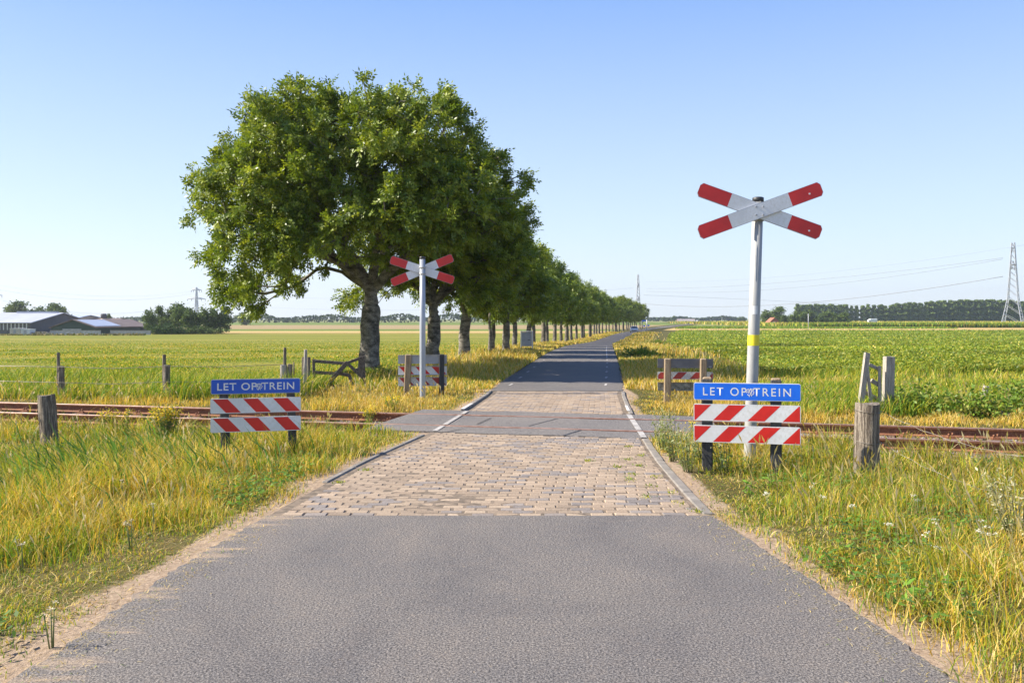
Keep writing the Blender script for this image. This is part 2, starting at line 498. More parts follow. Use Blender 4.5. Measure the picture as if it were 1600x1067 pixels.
def copy_tree(o, parent=None):
    c = o.copy(); COL.objects.link(c)
    if parent: c.parent = parent
    for ch in list(o.children): copy_tree(ch, c)
    return c

def copy_thing(o, loc, rz=0, sca=1.0, label=None, group=None):
    kids = list(o.children)
    c = o.copy(); COL.objects.link(c)
    c.location = loc; c.rotation_euler = (0, 0, rz)
    c.scale = (sca,) * 3 if isinstance(sca, (int, float)) else sca
    for ch in kids: copy_tree(ch, c)
    if label: c['label'] = label
    if group: c['group'] = group
    return c

ORD = ['first', 'second', 'third', 'fourth', 'fifth', 'sixth', 'seventh', 'eighth', 'ninth', 'tenth', 'eleventh', 'twelfth', 'thirteenth',
       'fourteenth', 'fifteenth', 'sixteenth', 'seventeenth', 'eighteenth', 'nineteenth', 'twentieth']
_T = {20: 'twenty', 30: 'thirty', 40: 'forty', 50: 'fifty'}
def ordw(n):
    if n <= 20: return ORD[n - 1]
    t, u = n // 10 * 10, n % 10
    return {30: 'thirtieth', 40: 'fortieth', 50: 'fiftieth'}[t] if u == 0 else _T[t] + '-' + ORD[u - 1]

# ------------------------------------------------------------------ ground, fields, road
def axis(fine0, fine1, step, far, ratio, near_lim):
    a = list(np.arange(fine0, fine1 + 1e-6, step))
    s = step
    while a[-1] < far:
        s *= ratio; a.append(a[-1] + s)
    s = step; b = [fine0]
    while b[-1] > near_lim:
        s *= ratio; b.append(b[-1] - s)
    return np.array(sorted(set(b[1:])) + a)
gx = axis(-11, 11, .11, 3500, 1.13, -3500)
gy = axis(2.5, 21, .11, 6000, 1.055, -25)
GX, GY = np.meshgrid(gx, gy)
GZ = g(GX, GY)
D = np.maximum(XLe(GY) - GX, GX - XRe(GY))
wid = .16 + .16 * nz(GX, GY, .7, 3) + .12 * (1 - smooth(4, 9, GY))
sand = (1 - smooth(wid * .5, wid + .25, D)) * (1 - smooth(22, 30, GY)) * .8
_s, _t = track_st(GX, GY)
sand = np.maximum(sand, .55 * (1 - smooth(1.5, 2.1, np.abs(_t))) * (np.abs(GX) < 14))
nx, ny = len(gx), len(gy)
idx = np.arange(nx * ny).reshape(ny, nx)
q = np.stack([idx[:-1, :-1], idx[:-1, 1:], idx[1:, 1:], idx[1:, :-1]], -1).reshape(-1, 4)
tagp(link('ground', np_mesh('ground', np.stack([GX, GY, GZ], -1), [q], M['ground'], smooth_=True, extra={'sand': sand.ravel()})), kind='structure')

def sheet(name, Ys, xl, xr, mat, dz, nxs=6, extra=None, skirt=0.0, label=None):
    """a sheet that follows zt(Y)+dz between xl(Y) and xr(Y)"""
    Ys = np.asarray(Ys, float)
    L = xl(Ys); Rr = xr(Ys)
    t = np.linspace(0, 1, nxs)
    X = L[:, None] * (1 - t) + Rr[:, None] * t
    Y = np.repeat(Ys[:, None], nxs, 1)
    Z = zt(Y) + dz
    if skirt:
        X = np.concatenate([X[:, :1] - .015, X, X[:, -1:] + .015], 1); Y = np.concatenate([Y[:, :1], Y, Y[:, -1:]], 1)
        Z = np.concatenate([Z[:, :1] - skirt, Z, Z[:, -1:] - skirt], 1); nn = nxs + 2
    else: nn = nxs
    idx = np.arange(len(Ys) * nn).reshape(len(Ys), nn)
    q = np.stack([idx[:-1, :-1], idx[:-1, 1:], idx[1:, 1:], idx[1:, :-1]], -1).reshape(-1, 4)
    ex = {k: f(X, Y).ravel() for k, f in (extra or {}).items()}
    return tagp(link(name, np_mesh(name, np.stack([X, Y, Z], -1), [q], mat, smooth_=not skirt, extra=ex)), kind='structure')

def jag(k, a=.035):
    return lambda Y: a * .35 * nz(Y, Y * 0, .5, k) + a * .4 * nz(Y * 6.1, Y * 0, .35, k + 1) + a * .3 * nz(Y * 17, Y * 0, .5, k)
PAV0, PAV1 = 7.14, 19.45
def dustf(X, Y):
    L, Rr = XLe(Y), XRe(Y)
    dl, dr = X - L, Rr - X
    return .27 * (1 - smooth(0, .6, dl)) + .10 * (1 - smooth(0, .25, dr)) + .12 * smooth(6.6, 7.1, Y)
sheet('road', np.arange(-12, PAV0 + .001, .02).tolist() + [PAV0], lambda Y: XLe(Y) + jag(4)(Y), lambda Y: XRe(Y) - jag(5, .025)(Y), M['asphalt'], .0, 30, {'dust': dustf}, .05)
yy = np.concatenate([np.arange(PAV1, 45, .2), np.arange(45, 600, 3)])
sheet('road', yy, lambda Y: XLe(Y) + jag(4, .05)(Y), lambda Y: XRe(Y) - jag(6, .05)(Y), M['asphalt_far'], .0, 5, None, .05)

# fields
TREEX = lambda Y: XLe(Y) - 3.0
yf = np.concatenate([np.arange(22, 60, .6), np.arange(60, 191, 4)])
sheet('pasture', yf, lambda Y: Y * 0 - 260, lambda Y: XLe(Y) - 4.6 - .5 * nz(Y, Y * 0, 3, 2), M['pasture'], -.07, 40)
sheet('dry_field_strip', [190, 205, 222], lambda Y: Y * 0 - 400, lambda Y: XLe(Y) - 5, M['gold'], -.06, 8)
sheet('green_field_strip', [222, 240, 262], lambda Y: Y * 0 - 400, lambda Y: XLe(Y) - 5, M['greenstrip'], -.06, 8)
sheet('hay_field', [262, 330, 430], lambda Y: Y * 0 - 400, lambda Y: XLe(np.minimum(Y, 590)) - 5, M['hay'], -.05, 8)
yc = np.concatenate([np.arange(29, 60, .6), np.arange(60, 236, 4)])
sheet('green_field_strip', [430, 560, 700], lambda Y: Y * 0 - 500, lambda Y: XLe(np.minimum(Y, 590)) - 5, M['greenstrip'], -.05, 8)
sheet('crop_field', yc, lambda Y: XRe(Y) + 4.5 + .3 * nz(Y, Y * 0, 3, 5) + .02 * Y, lambda Y: Y * 0 + 260, M['cropsoil'], -.07, 40)
sheet('dry_field_strip', [236, 262, 300], lambda Y: XRe(Y) + 4, lambda Y: Y * 0 + 420, M['gold'], -.06, 8)
sheet('far_land', [700, 1200, 2500, 5500], lambda Y: Y * 0 - 3400, lambda Y: Y * 0 + 3400, M['farland'], .02, 8)
sheet('far_land', [300, 500, 700], lambda Y: XRe(np.minimum(Y, 590)) + 4, lambda Y: Y * 0 + 900, M['farland'], -.06, 8)

# paving bricks: one surface
def paving(y0, y1f, name, seed):
    r = np.random.default_rng(seed)
    rows = []
    bw, bh = .202, .100
    Y = y0
    k = 0
    while Y < 20.0:
        yc_ = Y + bh / 2
        L, Rr = float(XLe(yc_)) + .12, float(XRe(yc_)) - .10
        if L < Rr:
            x = L - (.5 * bw if k % 2 else 0) - abs(r.normal(0, .007))
            while x < Rr:
                bw = .202 + r.normal(0, .0012)
                a, b = max(x, L), min(x + bw, Rr)
                if b - a > .04:
                    xc = (a + b) / 2
                    s_, t_ = track_st(xc, yc_)
                    if y1f(xc, yc_, float(t_)):
                        rows.append((xc, yc_, b - a))
                x += bw
        Y += bh; k += 1
    B = np.array(rows); n = len(B)
    jx = r.normal(0, .0025, n); jy = r.normal(0, .003, n)
    hz = .003 + r.normal(0, .0015, n) + .004 * nz(B[:, 0], B[:, 1], .8, 6) - .004
    w = B[:, 2] / 2 - r.uniform(.0055, .0095, n); h = np.full(n, bh / 2 - .003)
    rings = [(-.05, 1.0, 0), (-.006, 1.0, 0), (0, 1, .006)]
    V = np.zeros((n, 12, 3)); 
    tx, ty = r.normal(0, .014, n), r.normal(0, .02, n)
    rot = r.normal(0, .012, n)
    for ri, (dz, sc_, ins) in enumerate(rings):
        for ci, (sx, sy) in enumerate(((-1, -1), (1, -1), (1, 1), (-1, 1))):
            lx = sx * (w - ins); ly = sy * (h - ins)
            V[:, ri * 4 + ci, 0] = B[:, 0] + jx + lx - ly * rot
            V[:, ri * 4 + ci, 1] = B[:, 1] + jy + ly + lx * rot
            V[:, ri * 4 + ci, 2] = hz + dz + (lx * tx + ly * ty if ri else 0)
    base = (np.arange(n) * 12)[:, None]
    F4 = [base + np.array([8, 9, 10, 11])]
    for ri in (0, 1):
        for ci in range(4):
            cj = (ci + 1) % 4
            F4.append(base + np.array([ri * 4 + ci, ri * 4 + cj, ri * 4 + 4 + cj, ri * 4 + 4 + ci]))
    pal = np.array([[.325, .248, .18], [.355, .275, .20], [.295, .228, .168], [.25, .215, .19], [.215, .19, .175]])
    pg = np.clip(.18 + .20 * nz(B[:, 0], B[:, 1], .55, 7), .02, .6)
    isg = r.random(n) < pg
    ci = np.where(isg, r.integers(3, 5, n), r.integers(0, 3, n))
    T = pal[ci] * r.uniform(.86, 1.12, n)[:, None]
    T = np.repeat(T, 12, 0)
    return tagp(link(name, np_mesh(name, V, F4, M['brick'], T)), kind='structure')
paving(PAV0 + .012, lambda x, y, t: t < -ST - .05, 'brick_paving', 3)
paving(14.0, lambda x, y, t: t > ST + .05 and y < PAV1 - .03, 'brick_paving', 4)
sheet('joint_sand', np.arange(PAV0, PAV1, .1), lambda Y: XLe(Y) + .02, lambda Y: XRe(Y) - .02, M['sand'], -.007, 8)

# sand wisps and moss tufts live in the grass builder below
# kerbs
def kerb_run(pts, w, h, label_unused=None, mat=None, seg=1.0):
    """one run of kerb stones, individual stones with joints inside one run"""
    mb = MB()
    P = [Vector(p) for p in pts]
    L = [0]
    for i in range(1, len(P)): L.append(L[-1] + (P[i] - P[i - 1]).length)
    def pos(s):
        for i in range(1, len(P)):
            if s <= L[i] + 1e-9:
                t = (s - L[i - 1]) / (L[i] - L[i - 1]); return P[i - 1].lerp(P[i], t)
        return P[-1]
    n = max(1, round(L[-1] / seg))
    for i in range(n):
        a, b = pos(L[-1] * i / n), pos(L[-1] * (i + 1) / n)
        d = b - a
        a = a + d * .006; b = b - d * .006
        mb.box((a + b) / 2 + Vector((0, 0, h / 2 - .05 + random.uniform(-.004, .004))), ((b - a).length, w, h + .1), mat or M['kerb'],
               Matrix.Rotation(math.atan2(d.y, d.x), 3, 'Z'), .012, .002)
    return tagp(mb.build('kerb'), kind='structure')
kerb_run([(float(XRe(y)) - .02, y, 0) for y in np.linspace(7.2, 11.7, 8)], .10, .006)
kerb_run([(float(XLe(y)) + .0, y, 0) for y in np.linspace(8.6, 12.1, 8)], .07, .008)
kerb_run([(float(XLe(y)) - .02, y, 0) for y in np.linspace(15.25, 19.3, 8)], .09, .028)
kerb_run([(float(XRe(y)) + .02, y, 0) for y in np.linspace(14.75, 19.2, 8)], .08, .018)

# crossing slab (asphalt between and beside the rails)
def trk(s, t, z=0):
    return TC + TD * s + TN * t + Vector((0, 0, z))
def slab_piece(s0, s1, t0, t1, z, mat, name, n=30):
    ss = np.linspace(s0, s1, n); tt = np.linspace(t0, t1, 5)
    V = []
    for a in ss:
        for b in tt: V.append(trk(a, b, z + .004 * math.sin(a * 3 + b)))
    m = len(tt)
    Fq = [(i * m + j, (i + 1) * m + j, (i + 1) * m + j + 1, i * m + j + 1) for i in range(n - 1) for j in range(m - 1)]
    o0 = len(V)
    border = [i * m for i in range(n)] + [(n - 1) * m + j for j in range(1, m)] + [i * m + m - 1 for i in reversed(range(n - 1))] + [j for j in reversed(range(1, m - 1))]
    for k in border: V.append(V[k] - Vector((0, 0, .16)))
    for i in range(len(border)):
        j = (i + 1) % len(border)
        Fq.append((border[i], o0 + i, o0 + j, border[j]))
    return MB().add(V, Fq, mat)
for t0, t1 in ((-ST, -.735 - .045), (-.735 + .075, .735 - .075), (.735 + .045, ST)):
    tagp(slab_piece(SL0, SL1, t0, t1, .006, M['slab'], 's').build('crossing_asphalt'), kind='structure')
for t in (-.7, .7):
    tagp(slab_piece(SL0, SL1, t - .09, t + .09, -.03, M['seam'], 's', 6).build('flangeway'), kind='structure')

# painted markings
def decal(poly, mat, name='road_marking'):
    n = len(poly)
    m = MB().add(poly, [tuple(range(n))], mat)
    return tagp(m.build(name), kind='structure')
def quad_on(p0, p1, w, z):
    a, b = Vector((*p0, 0)), Vector((*p1, 0)); d = (b - a).normalized(); nn = Vector((-d.y, d.x, 0)) * w / 2
    zz = lambda v: Vector((v.x, v.y, float(zt(v.y)) + z))
    return [zz(a - nn), zz(b - nn), zz(b + nn), zz(a + nn)]
for (t0, t1) in ((-ST + .02, -.80), (-.64, .64), (.80, ST - .02)):
    for sL, sR in (((-1.55, -.62), 0), ((1.98, 2.2), 0)):
        pass
def slabline(pa, pb, w, mat):
    """a painted line across the slab, split at the rails"""
    a, b = Vector((*pa, 0)), Vector((*pb, 0))
    _, ta = track_st(a.x, a.y); _, tb = track_st(b.x, b.y)
    for (t0, t1) in ((-ST + .02, -.80), (-.64, .64), (.80, ST - .02)):
        t0_, t1_ = max(t0, ta), min(t1, tb)
        if t1_ <= t0_: continue
        p = a.lerp(b, (t0_ - ta) / (tb - ta)); q_ = a.lerp(b, (t1_ - ta) / (tb - ta))
        decal(quad_on(p.xy, q_.xy, w, .016), mat)
slabline((-1.16, 12.2), (-.80, 15.1), .075, M['paintworn'])
slabline((1.80, 11.4), (2.0, 14.6), .085, M['paintworn'])
decal(quad_on((-.78, 15.25), (-.48, 17.6), .11, .055 - .0), M['paint']) if False else None
# white paint on the far kerbs
tagp(MB().box((-.83, 15.75, .036), (.065, 1.0, .006), M['paint'], Matrix.Rotation(R(-7), 3, 'Z')).build('road_marking'), kind='structure')
tagp(MB().box((2.10, 15.5, .026), (.05, .9, .006), M['paint'], Matrix.Rotation(R(-5), 3, 'Z')).build('road_marking'), kind='structure')
# tar seams across the slab
def seam(a, b, w=.018):
    decal(quad_on(a, b, w, .0135), M['seam'], 'tar_seam')
seam((-.95, 12.35), (-.72, 12.72), .02); seam((-.55, 13.25), (-.35, 14.1), .02)
seam((.72, 11.95), (1.02, 12.55), .03); seam((.25, 13.0), (.75, 14.0), .02)
# edge dashes on the far road
Y = 21.0
while Y < 62:
    for side in (-1, 1):
        e = float(XLe(Y)) + .30 if side < 0 else float(XRe(Y)) - .42
        e2 = float(XLe(Y + .8)) + .30 if side < 0 else float(XRe(Y + .8)) - .42
        decal(quad_on((e, Y), (e2, Y + .6), .06, .006), M['paintworn'])
    Y += 2.6
pts = []
for Y in np.arange(36, 62, 2):
    decal(quad_on((float(XRe(Y)) - .42, Y), (float(XRe(Y + 2)) - .42, Y + 2), .04, .009), M['paintworn'])

# ------------------------------------------------------------------ rails, sleepers, ballast
RAIL = [(-.062, -.150), (.062, -.150), (.062, -.138), (.012, -.120), (.009, -.045), (.035, -.032), (.036, -.008), (.030, 0.0), (-.030, 0.0),
        (-.036, -.008), (-.035, -.032), (-.009, -.045), (-.012, -.120), (-.062, -.138)]
RZ = .016
def rail(t, label):
    mb = MB()
    S = np.arange(-16, 16.1, .5)
    n = len(RAIL); V = []
    for s in S:
        for (a, z) in RAIL: V.append(trk(s, t + a, z + RZ + .004 * math.sin(s * .5)))
    side, top = [], []
    for i in range(len(S) - 1):
        for k in range(n):
            j = (k + 1) % n
            f = (i * n + k, (i + 1) * n + k, (i + 1) * n + j, i * n + j)
            (top if k in (6, 7, 8) else side).append(f)
    mb.add(V, side, M['rust']); o = len(mb.v) - len(V)
    k7 = mb.mi(M['railtop'])
    for f in top: mb.f.append(list(f)); mb.m.append(k7); mb.sm.append(False)
    o = mb.build('rail')
    return tagp(o, label, 'rail', 'rails of the railway track')
rail(-.735, 'rusty brown steel rail nearer the camera, running across the asphalt crossing')
rail(.735, 'rusty brown steel rail on the far side of the track beside dry grass')

def make_sleeper():
    r = empty('sleeper', (0, 0, 0), 'x', 'railway sleeper', 'wooden sleepers under the rails')
    r['label'] = 'x'
    mb = MB(); mb.box((0, 0, -.205), (.24, 2.36, .13), M['sleeper'], None, .015, .004); mb.build('beam', r)
    for t in (-.735, .735):
        m = MB()
        m.box((0, t, -.139), (.17, .30, .012), M['rust'])
        m.build('base_plate', r)
        for sgn in (-1, 1):
            c = MB()
            c.box((0, t + sgn * .095, -.118), (.11, .045, .035), M['rust'], None, .008)
            c.tube([(.02, t + sgn * .10, -.10), (.02, t + sgn * .10, -.055)], .013, M['rust'], 6)
            c.tube([(-.03, t + sgn * .10, -.10), (-.03, t + sgn * .10, -.07)], .016, M['rust'], 6)
            c.build('rail_clip', r)
    return r
slp = make_sleeper()
first = True
for side, s0, sg in (('left', SL0 - .35, -1), ('right', SL1 + .35, 1)):
    for i in range(15 if side == 'left' else 12):
        s = s0 + sg * i * .62
        p = trk(s, 0)
        lab = f'wooden sleeper under the rusty rails {side} of the crossing, {ordw(i + 1)} from the asphalt'
        if first:
            slp.location = p; slp.rotation_euler = (0, 0, TA); slp['label'] = lab; first = False
        else:
            copy_thing(slp, p, TA + random.uniform(-.01, .01), 1, lab)

# ballast stones
def stones(n, ranges, zf, size, name, pal, kind='stuff'):
    r = np.random.default_rng(11)
    s = np.concatenate([r.uniform(a, b, int(n * (b - a) / sum(q[1] - q[0] for q in ranges))) for a, b in ranges]); n = len(s)
    t = r.uniform(-1.75, 1.75, n)
    X = s * TD.x + t * TN.x; Y = TC.y + s * TD.y + t * TN.y
    sz = r.uniform(size[0], size[1], n)
    Z = zf(X, Y, t) + sz * .25
    oc = np.array([[1, 0, 0], [-1, 0, 0], [0, 1, 0], [0, -1, 0], [0, 0, .7], [0, 0, -.7]])
    V = oc[None] * sz[:, None, None] * r.uniform(.55, 1.25, (n, 6, 1))
    A = r.uniform(0, 6.28, n); B_ = r.uniform(-.8, .8, n)
    ca, sa, cb, sb = np.cos(A), np.sin(A), np.cos(B_), np.sin(B_)
    x = V[..., 0] * cb[:, None] - V[..., 2] * sb[:, None]; z = V[..., 0] * sb[:, None] + V[..., 2] * cb[:, None]; y = V[..., 1]
    V = np.stack([x * ca[:, None] - y * sa[:, None] + X[:, None], x * sa[:, None] + y * ca[:, None] + Y[:, None], z + Z[:, None]], -1)
    tri = np.array([[0, 2, 4], [2, 1, 4], [1, 3, 4], [3, 0, 4], [2, 0, 5], [1, 2, 5], [3, 1, 5], [0, 3, 5]])
    Fq = ((np.arange(n) * 6)[:, None, None] + tri[None]).reshape(-1, 3)
    T = np.array(pal)[r.integers(0, len(pal), n)] * r.uniform(.6, 1.2, n)[:, None]
    o = link(name, np_mesh(name, V, [Fq], M['ballast'], np.repeat(T, 6, 0)))
    return tagp(o, 'grey brown crushed stone ballast spread between and beside the rails', 'ballast', None, 'stuff')
stones(16000, [(-14, SL0 - .05), (SL1 + .05, 12)], lambda X, Y, t: -.235 + .03 * (np.abs(t) < 1.2), (.015, .038), 'ballast',
       [(.34, .29, .26), (.28, .25, .24), (.40, .35, .32), (.24, .17, .13)])

# ------------------------------------------------------------------ trees
def superell(n, r, c, rad, p=2.4, low=1.0, shell=.35):
    out = []
    while len(out) < n:
        v = r.uniform(-1, 1, 3)
        q = (abs(v[0]) ** p + abs(v[1]) ** p + abs(v[2]) ** p) ** (1 / p)
        if q > 1 or q < shell * r.random(): continue
        rz_ = rad[2] if v[2] > 0 else rad[2] * low
        out.append((c[0] + v[0] * rad[0], c[1] + v[1] * rad[1], c[2] + v[2] * rz_))
    return np.array(out)

def grow(seed, attract, fork, trunk_r, lean=(0, 0), min_r=.010, flare=1.25, wiggle=.06):
    """grow branches from a trunk to every attraction point, return (trunk mesh arrays, nodes)"""
    r = np.random.default_rng(seed)
    N = 40000
    P = np.zeros((N, 3)); par = np.full(N, -1); plen = np.zeros(N); D_ = np.zeros((N, 3))
    k = 0
    nt_ = 7
    for i in range(nt_):
        t = i / (nt_ - 1)
        P[k] = (lean[0] * t * t + (r.normal(0, .02) if i else 0), lean[1] * t * t + (r.normal(0, .02) if i else 0), fork * t)
        par[k] = k - 1; D_[k] = (0, 0, 1); k += 1
    base_k = k
    A = attract[np.argsort(np.linalg.norm(attract - P[base_k - 1], axis=1))]
    # a few main limbs first
    far = attract[np.linalg.norm(attract - P[base_k - 1], axis=1) > .45 * np.max(np.linalg.norm(attract - P[base_k - 1], axis=1))]
    mains = far[r.choice(len(far), min(9, len(far)), False)]
    mains = P[base_k - 1] + (mains - P[base_k - 1]) * .6
    A = np.concatenate([mains, A])
    tips = []
    for ai, a in enumerate(A):
        lo = base_k - 3
        d = np.linalg.norm(P[lo:k] - a, axis=1)
        cost = d + .32 * plen[lo:k] * 1.0
        if ai < len(mains): cost = np.where(np.arange(lo, k) < base_k, d * .2 + r.uniform(0, .4), 9e9)
        j = lo + int(np.argmin(cost)); dd = np.linalg.norm(P[j] - a)
        if dd < .05: tips.append(j); continue
        n = max(1, int(dd / .38))
        c1 = P[j] + (D_[j] * .45 + np.array([0, 0, .12])) * dd * .55
        pr = j
        for s in range(1, n + 1):
            t = s / n
            p = (1 - t) ** 2 * P[j] + 2 * t * (1 - t) * c1 + t * t * a
            if s < n: p = p + r.normal(0, wiggle * min(1, dd / 2) * .6, 3)
            P[k] = p; par[k] = pr; v = p - P[pr]; L = np.linalg.norm(v) + 1e-9
            D_[k] = v / L; plen[k] = plen[pr] + L; pr = k; k += 1
        tips.append(k - 1)
    acc = np.full(k, 1.0); haskid = np.zeros(k, bool)
    for i in range(k - 1, 0, -1):
        acc[par[i]] += acc[i] if haskid[i] or True else 0; haskid[par[i]] = True
    rad = trunk_r * (acc / acc[base_k - 1]) ** .42
    for i in range(base_k):
        t = i / (base_k - 1)
        rad[i] = trunk_r * (1.0 + (flare - 1) * (1 - t) ** 5 + .10 * (1 - t))
    # segment frustums
    e = np.array([i for i in range(base_k, k) if rad[i] > min_r])
    def frust(i0, i1, r0, r1, ns):
        a, b = P[i0], P[i1]; d = b - a; d /= np.linalg.norm(d, axis=1)[:, None] + 1e-9
        ref = np.where(np.abs(d[:, 2:3]) > .9, np.array([[1., 0, 0]]), np.array([[0, 0, 1.]]))
        u = np.cross(d, ref); u /= np.linalg.norm(u, axis=1)[:, None]; w = np.cross(d, u)
        th = np.arange(ns) * 2 * np.pi / ns
        ring = u[:, None] * np.cos(th)[None, :, None] + w[:, None] * np.sin(th)[None, :, None]
        ext = d * (r1 * .25)[:, None]
        V = np.concatenate([a[:, None] + ring * r0[:, None, None], (b + ext)[:, None] + ring * r1[:, None, None]], 1)
        base = (np.arange(len(i0)) * 2 * ns)[:, None]
        q = [base + np.array([j, (j + 1) % ns, ns + (j + 1) % ns, ns + j]) for j in range(ns)]
        return V.reshape(-1, 3), np.concatenate(q)
    Vs, Qs, off = [], [], 0
    big = e[rad[e] > .04]; small = e[rad[e] <= .04]
    for s_, ns in ((big, 9), (small, 4)):
        if len(s_) == 0: continue
        pi = par[s_]
        V, Q = frust(pi, s_, np.minimum(rad[pi], rad[s_] * np.where(pi < base_k, 1.55, 1.18)), rad[s_], ns)
        Vs.append(V); Qs.append(Q + off); off += len(V)
    # trunk as a smooth tube with an uneven section
    ns = 16; rows = 16
    V = []
    for i in range(rows):
        t = i / (rows - 1); f = t * (base_k - 1); i0 = min(int(f), base_k - 2); u = f - i0
        c = P[i0] * (1 - u) + P[i0 + 1] * u; rr = rad[i0] * (1 - u) + rad[i0 + 1] * u
        for j in range(ns):
            a = 2 * np.pi * j / ns
            lump = 1 + .07 * math.sin(3 * a + seed + t * 2) + .05 * math.sin(5 * a + t * 5) + (.12 * math.sin(4 * a + seed)) * (1 - t) ** 4
            V.append(c + np.array([math.cos(a), math.sin(a), 0]) * rr * lump)
    q = np.array([(i * ns + j, i * ns + (j + 1) % ns, (i + 1) * ns + (j + 1) % ns, (i + 1) * ns + j) for i in range(rows - 1) for j in range(ns)])
    V = np.array(V); V[:ns, 2] -= .35
    top = V[-ns:].mean(0); V[-ns:] = top + (V[-ns:] - top) * .35 + np.array([0, 0, trunk_r * .5]); V[-2 * ns:-ns] = V[-2 * ns:-ns].mean(0) + (V[-2 * ns:-ns] - V[-2 * ns:-ns].mean(0)) * .92
    Vs.append(V); Qs.append(q + off)
    return np.concatenate(Vs), np.concatenate(Qs), P[tips]

def leaves(seed, tips, per, spread, L, W, nleaf, center, pal, up=.35):
    """compound leaves: a short stalk with pairs of leaflets"""
    r = np.random.default_rng(seed)
    C = np.repeat(tips, per, 0); n = len(C)
    C = C + r.normal(0, spread, (n, 3))
    out = C - np.array(center); out /= np.linalg.norm(out, axis=1)[:, None] + 1e-9
    d = out * .7 + r.normal(0, .65, (n, 3)) + np.array([0, 0, -.15]); d /= np.linalg.norm(d, axis=1)[:, None]
    nrm = out * .45 + np.array([0, 0, up]) + r.normal(0, .45, (n, 3))
    s = np.cross(d, nrm); s /= np.linalg.norm(s, axis=1)[:, None] + 1e-9
    nn = np.cross(s, d)
    k = np.arange(nleaf); t = (k // 2 + .6) / (nleaf / 2 + .6); side = np.where(k % 2, 1., -1.)
    if nleaf % 2: side[-1] = 0
    rach = L * (nleaf * .28)
    base = C[:, None] + d[:, None] * (t * rach)[None, :, None]
    u = s[:, None] * (side * .85)[None, :, None] + d[:, None] * (.55 + .6 * (side == 0))[None, :, None] + r.normal(0, .22, (n, nleaf, 3)) + np.array([0, 0, -.18])
    u /= np.linalg.norm(u, axis=2)[..., None]
    nn2 = nn[:, None] + r.normal(0, .35, (n, nleaf, 3))
    v = np.cross(u, nn2); v /= np.linalg.norm(v, axis=2)[..., None] + 1e-9
    ll = L * r.uniform(.75, 1.2, (n, nleaf, 1)); ww = W * r.uniform(.8, 1.2, (n, nleaf, 1))
    V = np.stack([base, base + u * ll * .45 + v * ww * .5, base + u * ll, base + u * ll * .45 - v * ww * .5], 2)
    V = V.reshape(-1, 4, 3); m = len(V)
    q = np.arange(m * 4).reshape(m, 4)
    pal = np.array(pal)
    T = pal[r.integers(0, len(pal), n)] * r.uniform(.8, 1.2, (n, 1))
    T = np.repeat(T, nleaf * 4, 0)
    return V.reshape(-1, 3), q, T

ASH = [(.12, .175, .014), (.165, .225, .017), (.22, .275, .022), (.12, .18, .024), (.29, .33, .04)]
def clumps(seed, n_l, per, spread, c, rad, p=2.4, low=1.0, shell=.4, extra=None):
    r = np.random.default_rng(seed)
    lobes = superell(n_l, r, c, rad, p, low, shell)
    if extra is not None: lobes = np.concatenate([lobes, extra])
    return np.repeat(lobes, per, 0) + r.normal(0, spread, (len(lobes) * per, 3)) * np.array([1, 1, .8])

def make_tree(name, label, cat, group, seed, tips, fork, tr, lean, per, spread, L, W, nleaf, center, pal=ASH, leafm='leaf', min_r=.010, bark='bark', flare=1.25):
    V, Q, tp = grow(seed, tips, fork, tr, lean, min_r, flare)
    root = empty(name, (0, 0, 0), label, cat, group)
    link('trunk', np_mesh('trunk', V, [Q], M[bark], smooth_=True), root)
    Vl, ql, T = leaves(seed + 1, tp, per, spread, L, W, nleaf, center, pal)
    link('crown', np_mesh('crown', Vl, [ql], M[leafm], T), root)
    return root

GT = 'trees along the left side of the road'
# the large leading tree
ex = np.array([(-3.6, -.6, 2.3), (-3.2, -.3, 1.95), (-4.3, -.4, 2.6), (-2.6, .2, 2.4), (-4.6, 0, 3.1), (-3.9, .8, 2.7), (-2.0, -1.2, 2.8), (1.4, -.8, 3.0), (-4.9, .3, 4.0),
               (-5.1, -.3, 5.0), (-4.9, .2, 6.1), (-4.1, .2, 7.0), (-3.3, -.3, 7.6), (-1.9, 0, 8.1), (-.3, .2, 8.3), (1.5, 0, 8.2), (.6, -.5, 8.4), (-5.1, .2, 3.4), (4.5, -.6, 5.6), (4.2, -.8, 6.6), (4.7, -.5, 6.0), (3.4, -.6, 7.4)])
tipsA = clumps(21, 400, 5, .25, (-.1, -1.0, 5.3), (4.6, 3.7, 3.15), 2.4, 1.0, .5, ex * np.array([.97, 1, 1]))
def lift(T, f, R0=2.45, fz_=2.4):
    return T[(T[:, 2] > f(T[:, 0])) & (np.hypot(np.hypot(T[:, 0], T[:, 1] * .8), (T[:, 2] - fz_) * 1.0) > R0)]
tipsA = lift(tipsA, lambda x: np.interp(x, [-5.6, -4.6, -3.7, -3.0, -2.2, -1, 1, 2.5, 4, 5], [3.6, 2.2, 1.6, 2.4, 2.8, 3.4, 3.5, 3.7, 4.3, 4.8]))
b1 = hit(577, 584)
t1 = make_tree('ash_tree', 'largest broad-crowned ash tree at the head of the row behind the wooden gate', 'tree', GT, 5, tipsA, 2.25, .29, (.05, 0), 16, .09, .12, .056, 9,
               (-.7, 0, 4.6), flare=1.2)
t1.location = b1
tipsB = clumps(31, 140, 6, .30, (.2, 0, 5.4), (3.0, 1.9, 2.9), 2.4, .85, .55, np.array([(2.8, -.3, 6.6), (3.0, 0, 6.2), (-2.5, -.6, 2.7), (-3, -.2, 3.0)]))
tipsB = lift(tipsB, lambda x: x * 0, 1.6)
t2 = make_tree('ash_tree', 'ash tree with twin low limbs directly behind the left cross pole and barrier', 'tree', GT, 6, tipsB, 2.3, .23, (.05, 0), 14, .10, .13, .058, 9, (.2, 0, 4.8))
t2.location = hit(676, 573); t2.scale = (1, 1, .84)
